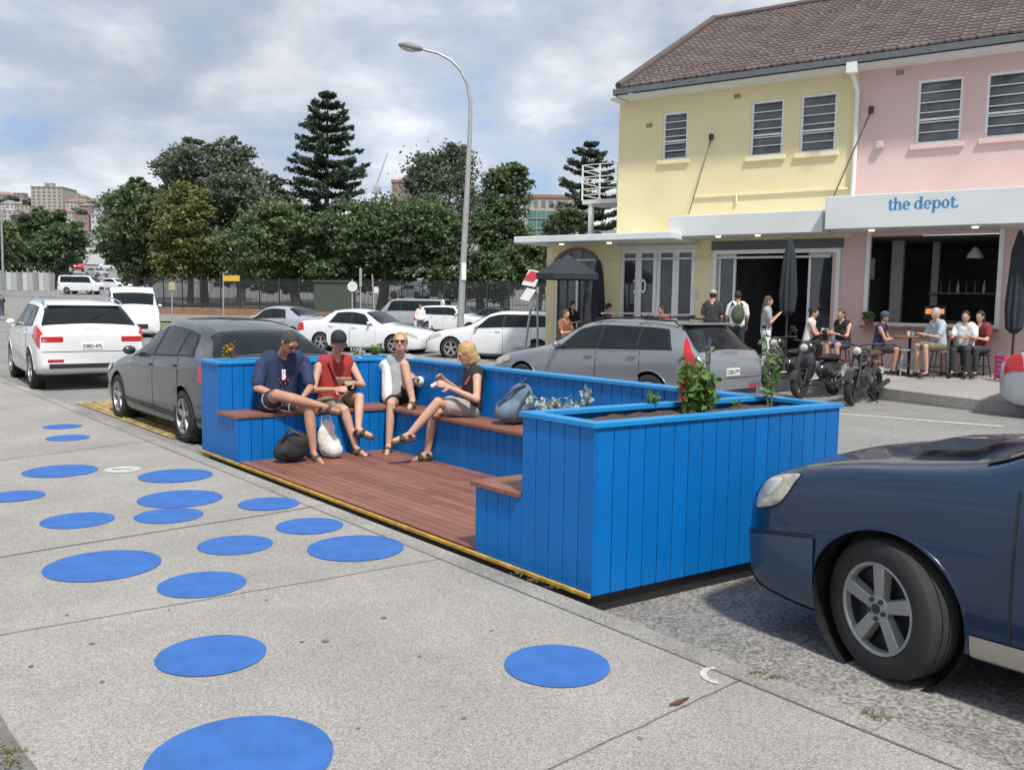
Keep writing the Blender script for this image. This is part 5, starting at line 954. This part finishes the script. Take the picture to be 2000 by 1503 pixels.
def tree(lb,lobes,Y,bx,by,n,leaf,m,tr=.3,spread=.2,name='leafy_tree'):
    n=int(n*2.6);leaf*=.64;base=D(bx,by,Y);t=thing(name,lb,'tree',base,0,'trees in the park');L_=[];lb2=list(lobes)
    for px,py,rx,ry in lobes:
        for k in range(3):
            a=R(-.3,3.5);q=R(.25,.42);lb2.append((px+math.cos(a)*rx*R(.75,1.05),py-math.sin(a)*ry*R(.75,1.0),rx*q,ry*q))
    for px,py,rx,ry in lb2: L_.append((D(px,py,Y+R(-2,2)),rx*Y/F,ry*Y/F))
    ar=np.array([a*b_ for _,a,b_ in L_]);ar=ar/ar.sum();K_=max(30,n//70);cl_=[];rr=[]
    for i in np.random.choice(len(L_),K_,p=ar):
        c,a,b_=L_[i];d=np.random.normal(size=3);d/=np.linalg.norm(d);q=(.4+.6*np.random.rand()**.5);cl_.append((c.x+d[0]*a*q,c.y+d[1]*a*q,c.z+d[2]*b_*q));rr.append(min(2.2,min(a,b_)*spread)*np.random.uniform(.45,1.1))
    cl_=np.array(cl_);rr=np.array(rr);ix=np.random.randint(0,K_,n);pts=cl_[ix]+np.random.normal(size=(n,3))*rr[ix][:,None]*np.array([1.25,1.25,.6])
    leafmesh(pts,leaf,'crown',m,t,1.5,.5)
    tk=MB();top=sum((l[0] for l in L_),V())/len(L_);md=base.lerp(top,.45)+V((R(-.3,.3),0,0));tk.tube([base-Z*.5,base.lerp(md,.5),md,md.lerp(top,.6)],[tr*1.3,tr,tr*.8,tr*.4],9)
    for c,a,b_ in L_[:len(lobes)+3]: s=base.lerp(md,R(.55,1));tk.tube([s,s.lerp(c,.5)+V((0,0,.4)),c],[tr*.5,tr*.35,.06],6)
    tk.build('trunk',bark,t,True,smooth=60)
tree('dark rounded tree at the left end of the park row',[(255,430,55,60),(225,480,35,45),(295,490,45,40),(270,385,35,30),(280,525,50,28)],78,262,590,10500,.36,LF[1],.3)
tree('tall broad tree with two humps above the left trees',[(400,325,75,45),(455,310,40,38),(350,330,45,35),(420,380,80,50),(330,395,40,35)],84,400,590,11000,.38,LF[3],.35)
tree('yellow-green tinged tree in the left group',[(360,420,45,60),(335,470,35,45),(385,480,35,35),(350,520,45,28)],74,372,595,7500,.32,LF[2],.25)
tree('spreading grey-green tree left of the tall conifer',[(480,380,70,50),(520,420,55,50),(440,430,55,45),(420,490,45,45),(440,530,55,28)],78,470,595,11500,.36,LF[3],.35)
tree('dense dark tree low in the middle of the row',[(500,490,70,55),(560,480,60,60),(610,500,50,50),(540,440,60,40),(540,545,70,28)],70,585,600,12500,.33,LF[1],.35)
tree('broad dark tree left of the lamp post',[(690,450,70,60),(760,460,80,70),(830,450,60,60),(720,520,70,45),(820,520,60,40),(650,530,45,30)],68,745,605,16000,.33,LF[0],.38)
tree('tall wispy grey-green tree behind the lamp post',[(840,345,50,45),(890,330,40,42),(870,390,60,50)],86,862,600,7000,.34,LF[3],.3,.24)
tree('leaning dark tree right of the lamp post',[(985,380,45,55),(1000,350,30,30),(960,440,50,50),(990,480,50,45)],72,985,605,9000,.33,LF[0],.32)
tree('low dark tree in front of the right end of the fence',[(900,540,55,45),(960,540,50,45),(1020,520,45,45),(880,480,40,40)],66,940,610,10000,.3,LF[0],.3)
tree('small bright green tree between buildings beside the balcony',[(1110,430,26,24),(1085,445,20,18)],60,1110,560,2500,.28,LF[1],.2)
tree('low shrubby tree at the far right of the park row',[(1040,500,30,40),(1060,540,25,35)],64,1050,600,4000,.3,LF[1],.2)
tree('round dark tree far left behind the hoarding',[(40,470,45,45),(85,455,40,40)],120,60,560,6500,.5,LF[0],.4)
tree('second far left dark tree nearer the road',[(125,480,38,42),(100,500,35,35)],112,115,560,5500,.5,LF[0],.4)
tree('far left tree cut by the left edge',[(-10,480,40,50),(10,510,35,35)],110,0,560,4500,.5,LF[1],.4)
pinem=leafmat('pine_needles',(.04,.072,.046),(.095,.14,.08),.4)
def pine(lb,px,ytop,ybase,Y,wpx,tiers):
    base=D(px,ybase,Y);top=D(px+4,ytop,Y);h=(top-base).length;t=thing('norfolk_pine',lb,'tree',base,0,'tall tiered conifers');MB().tube([base,base.lerp(top,.5),top],[.35,.22,.04],9).build('trunk',bark,t,True,smooth=60);pts=[];br=MB();Wm=wpx*Y/F
    for i in range(tiers):
        f=(i/(tiers-1))**.95;z=base.lerp(top,.1+.9*f+R(-.006,.006));ln=Wm*(1-f)**.52*R(.82,1.1)+.7;nb=8
        for k in range(nb):
            a=k*6.283/nb+R(-.25,.25)+i;d=V((math.cos(a),math.sin(a),0));l2=ln*R(.7,1.15);tip=z+d*l2+Z*l2*R(.0,.22)
            br.tube([z,z.lerp(tip,.55)-Z*l2*.06,tip],[.06,.045,.02],5)
            N_=int(40+46*l2)
            for q in range(N_):
                s=R(.08,1.03)**.8;c=z.lerp(tip,s)-Z*l2*.06*math.sin(s*3.14);wd=.17*l2*(1.1-s)+.18
                pts.append(c+V((-d.y,d.x,0))*R(-wd,wd)*1.3+Z*R(-.06,.28))
    br.build('branch',bark,t,True);leafmesh(pts,.18,'crown',pinem,t,2.4,.4)
pine('tall tiered conifer rising above the park trees',636,190,610,80,104,18);pine('distant tiered conifer beside the yellow building',1150,284,540,95,80,12)
# ---------- far background
rows=[(58,625),(75,598),(100,574),(160,541),(250,508),(400,440),(600,385)];xs_=[-500,-200,-60,0,60,120,180,240,300,420,600,900,1300]
sky={-500:380,-200:376,-60:372,0:374,60:384,120:380,180:388,240:398,300:412,420:430,600:440,900:440,1300:450}
rg=[]
for Y,py in rows:
    r=[]
    for x in xs_:
        y=py+.0157*(x-100)*.6 if py>450 else py
        if Y==600:y=sky[x]
        if Y==400:y=(440+ (sky[x]-380)*.6)
        r.append(D(x,y,Y))
    rg.append(r)
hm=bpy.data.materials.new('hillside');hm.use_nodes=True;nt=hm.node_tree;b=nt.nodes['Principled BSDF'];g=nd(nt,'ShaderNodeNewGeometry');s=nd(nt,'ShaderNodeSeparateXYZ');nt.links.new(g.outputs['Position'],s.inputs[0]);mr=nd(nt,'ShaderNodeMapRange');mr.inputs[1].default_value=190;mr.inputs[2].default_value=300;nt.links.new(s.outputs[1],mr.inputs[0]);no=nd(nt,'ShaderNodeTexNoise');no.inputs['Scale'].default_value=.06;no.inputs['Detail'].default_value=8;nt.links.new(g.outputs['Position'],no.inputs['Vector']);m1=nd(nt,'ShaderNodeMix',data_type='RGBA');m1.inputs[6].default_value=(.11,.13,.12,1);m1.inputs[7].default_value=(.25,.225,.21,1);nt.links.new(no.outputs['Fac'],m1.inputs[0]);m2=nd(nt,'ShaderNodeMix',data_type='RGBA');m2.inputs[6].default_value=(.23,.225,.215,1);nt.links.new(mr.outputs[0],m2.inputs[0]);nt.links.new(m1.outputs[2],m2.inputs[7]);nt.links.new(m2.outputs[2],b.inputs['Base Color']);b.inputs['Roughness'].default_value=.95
struct(MB().loft(rg,cap=False,close=False).build('hillside',hm,smooth=60))
hw=[mat('house_cream_hazy',(.44,.41,.37),.8),mat('house_brick_hazy',(.3,.21,.18),.9),mat('house_white_hazy',(.52,.53,.54),.8),mat('house_tan_hazy',(.4,.35,.29),.8)];hr=[mat('roof_red_hazy',(.3,.17,.14),.85),mat('roof_grey_hazy',(.24,.24,.25),.85),mat('roof_brown_hazy',(.25,.18,.16),.85)];fwm=mat('far_window_hazy',(.16,.17,.19),.3)  # wall, roof and window colours lightened with distance haze mixed in
wn=('cream','brick','white','tan');rn=('red','grey','brown')
def house(lb,px,py,Y,wpx,hpx,wi,ri,flat=False,nw=3,ns=2,name='house',dep=None):
    b0=D(px,py,Y);ww=wpx*Y/F;hh=hpx*Y/F;dp=dep or ww*.8;t=thing(name,lb,'house' if name=='house' else 'building',b0);MB().box((0,dp/2,hh/2-1),(ww,dp,hh+2)).build('wall',hw[wi],t)
    if flat: MB().box((0,dp/2,hh+.2),(ww*1.03,dp*1.03,.4)).build('roof',hr[ri],t)
    else:
        m=MB();o=.06*ww;z1=hh;z2=hh+ww*.28;m.add([(-ww/2-o,-o,z1),(ww/2+o,-o,z1),(ww/2+o,dp+o,z1),(-ww/2-o,dp+o,z1),(-ww*.2,dp/2,z2),(ww*.2,dp/2,z2)],[(0,1,5,4),(1,2,5),(2,3,4,5),(3,0,4),(3,2,1,0)]);m.build('roof',hr[ri],t)
    for i in range(nw):
        for k in range(ns): MB().box((-ww/2+ww*(i+.5)/nw,-.02,hh*(k+.55)/ns),(ww/nw*.55,.1,hh/ns*.5)).build('window',fwm,t)
house('tall cream apartment tower on the hill skyline',92,413,480,60,46,3,1,True,6,7,'apartment_tower',16)
house('small lift room on the apartment tower',94,367,486,16,8,0,1,True,1,1,'rooftop_room')
hp=[(8,390,560,24,9),(36,386,570,20,8),(140,387,570,22,8),(160,393,550,18,8),(186,397,540,22,8),(212,401,520,20,9),(15,408,470,26,10),(44,412,440,24,10),(140,406,470,22,12),(168,414,430,24,12),(196,420,420,24,12),(226,418,430,24,11),(130,428,380,22,14),(160,440,330,26,18),(190,438,330,24,18),(215,444,300,26,20),(20,426,390,30,13),(70,426,390,26,10)]
for i,(x,y,Y,wp_,hpx) in enumerate(hp):
    wi,ri=i%4,(i*2+i//4)%3;house('%s house with %s roof on the far hillside, %s row, %s'%(wn[wi],rn[ri],'skyline' if Y>500 else 'middle' if Y>400 else 'lower',('far left' if x<60 else 'beside the tower' if x<150 else 'centre' if x<190 else 'right')),x,y,Y,wp_,hpx,wi,ri,i%3==1)
house('long white commercial building low at the end of the road',182,500,215,46,42,2,1,True,7,3,'commercial_building');house('white two storey shop block left of the road end',160,488,235,30,26,2,1,True,4,2,'commercial_building')
house('tan school building behind the trees right of the lamp post',1090,440,120,130,52,3,0,True,9,2,'school_building',12);house('orange brick block rising behind the trees left of the lamp post',795,400,130,60,42,1,0,True,4,2,'brick_block',10)
def bush(lb,px,py,Y,rx,ry): 
    base=D(px,py,Y);t=thing('distant_tree',lb,'tree',base,0,'trees on the far hillside');pts=[]
    for k in range(700):
        d=np.random.normal(size=3);d/=np.linalg.norm(d);q=np.random.uniform(.5,1);pts.append((base.x+d[0]*rx*Y/F*q*(1+.2*math.sin(5*d[2])),base.y+d[1]*rx*Y/F*q,base.z+(d[2]*.9+.7)*ry*Y/F*q))
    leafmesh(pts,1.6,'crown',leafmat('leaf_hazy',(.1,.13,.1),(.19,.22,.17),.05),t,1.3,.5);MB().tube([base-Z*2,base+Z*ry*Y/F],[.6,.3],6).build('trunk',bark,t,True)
for i,(px,py,Y,rx,ry) in enumerate(((22,396,540,14,8),(62,404,500,16,9),(125,398,520,13,9),(150,424,420,18,10),(180,408,460,14,9),(205,432,380,18,11),(232,412,440,16,9),(100,432,400,24,10),(48,434,380,20,10),(0,404,500,14,9))): bush('hazy green tree on the far hillside, %s from the left by the houses'%('second','fourth','sixth','seventh','eighth','ninth','tenth','fifth','third','first')[i],px,py,Y,rx,ry)
p=D(1065,445,80);t=thing('scaffold','green netted scaffold in front of the tan school building','scaffold',p);m=MB()
for k in range(5): m.box((-1.6+k*.8,0,.3),(.06,.06,3.2))
for k in range(4): m.box((0,0,-1+k*.9),(3.3,.06,.06))
m.build('poles',gal,t);MB().box((0,.06,.2),(3.2,.02,2.6)).build('netting',mat('net_green',(.1,.22,.2),.9),t)
t=thing('crane','thin pale crane boom rising behind the trees','crane',D(733,365,200));MB().tube([D(733,400,200),D(735,360,200),D(757,298,200)],[.3,.25,.12],5).build('boom',mat('crane_pale',(.5,.45,.42),.7),t,True);MB().box(D(737,372,200),(1.5,1.5,1.5)).build('cab',gal,t,True)
h0=D(-40,566,92);h1=D(108,566,92);t=thing('hoarding_fence','pale temporary hoarding fence beside the far left road','fence',h0,math.atan2((h1-h0).y,(h1-h0).x));ll=(h1-h0).length
hd=[mat('hoarding_grey',(.36,.37,.38),.6),mat('hoarding_pale',(.48,.49,.49),.6),mat('hoarding_dark',(.22,.23,.24),.6)]
for k in range(14): MB().box((ll*(k+.5)/14,0,.95),(ll/14-.1,.05,1.8)).build('panel',hd[(k*5)%3],t);MB().box((ll*k/14,.05,1.0),(.08,.08,2.1)).build('post',gal,t)
tm_=leafmat('tuft',(.14,.15,.05),(.3,.27,.12),5);pts=[]
for px,py in ((1020,1120),(1050,1135),(1085,1148),(1480,1315),(1510,1325),(1690,1395),(1720,1405),(20,1490),(28,1470)):
    c=G(px,py)
    for k in range(45): pts.append((c.x+random.gauss(0,.03),c.y+random.gauss(0,.012),R(.002,.014)))
o=leafmesh(pts,.005,'grass_tuft',tm_,None,6.,.1);o['kind']='stuff';o['label']='dry grass tufts growing in the kerb joint';o['category']='grass'
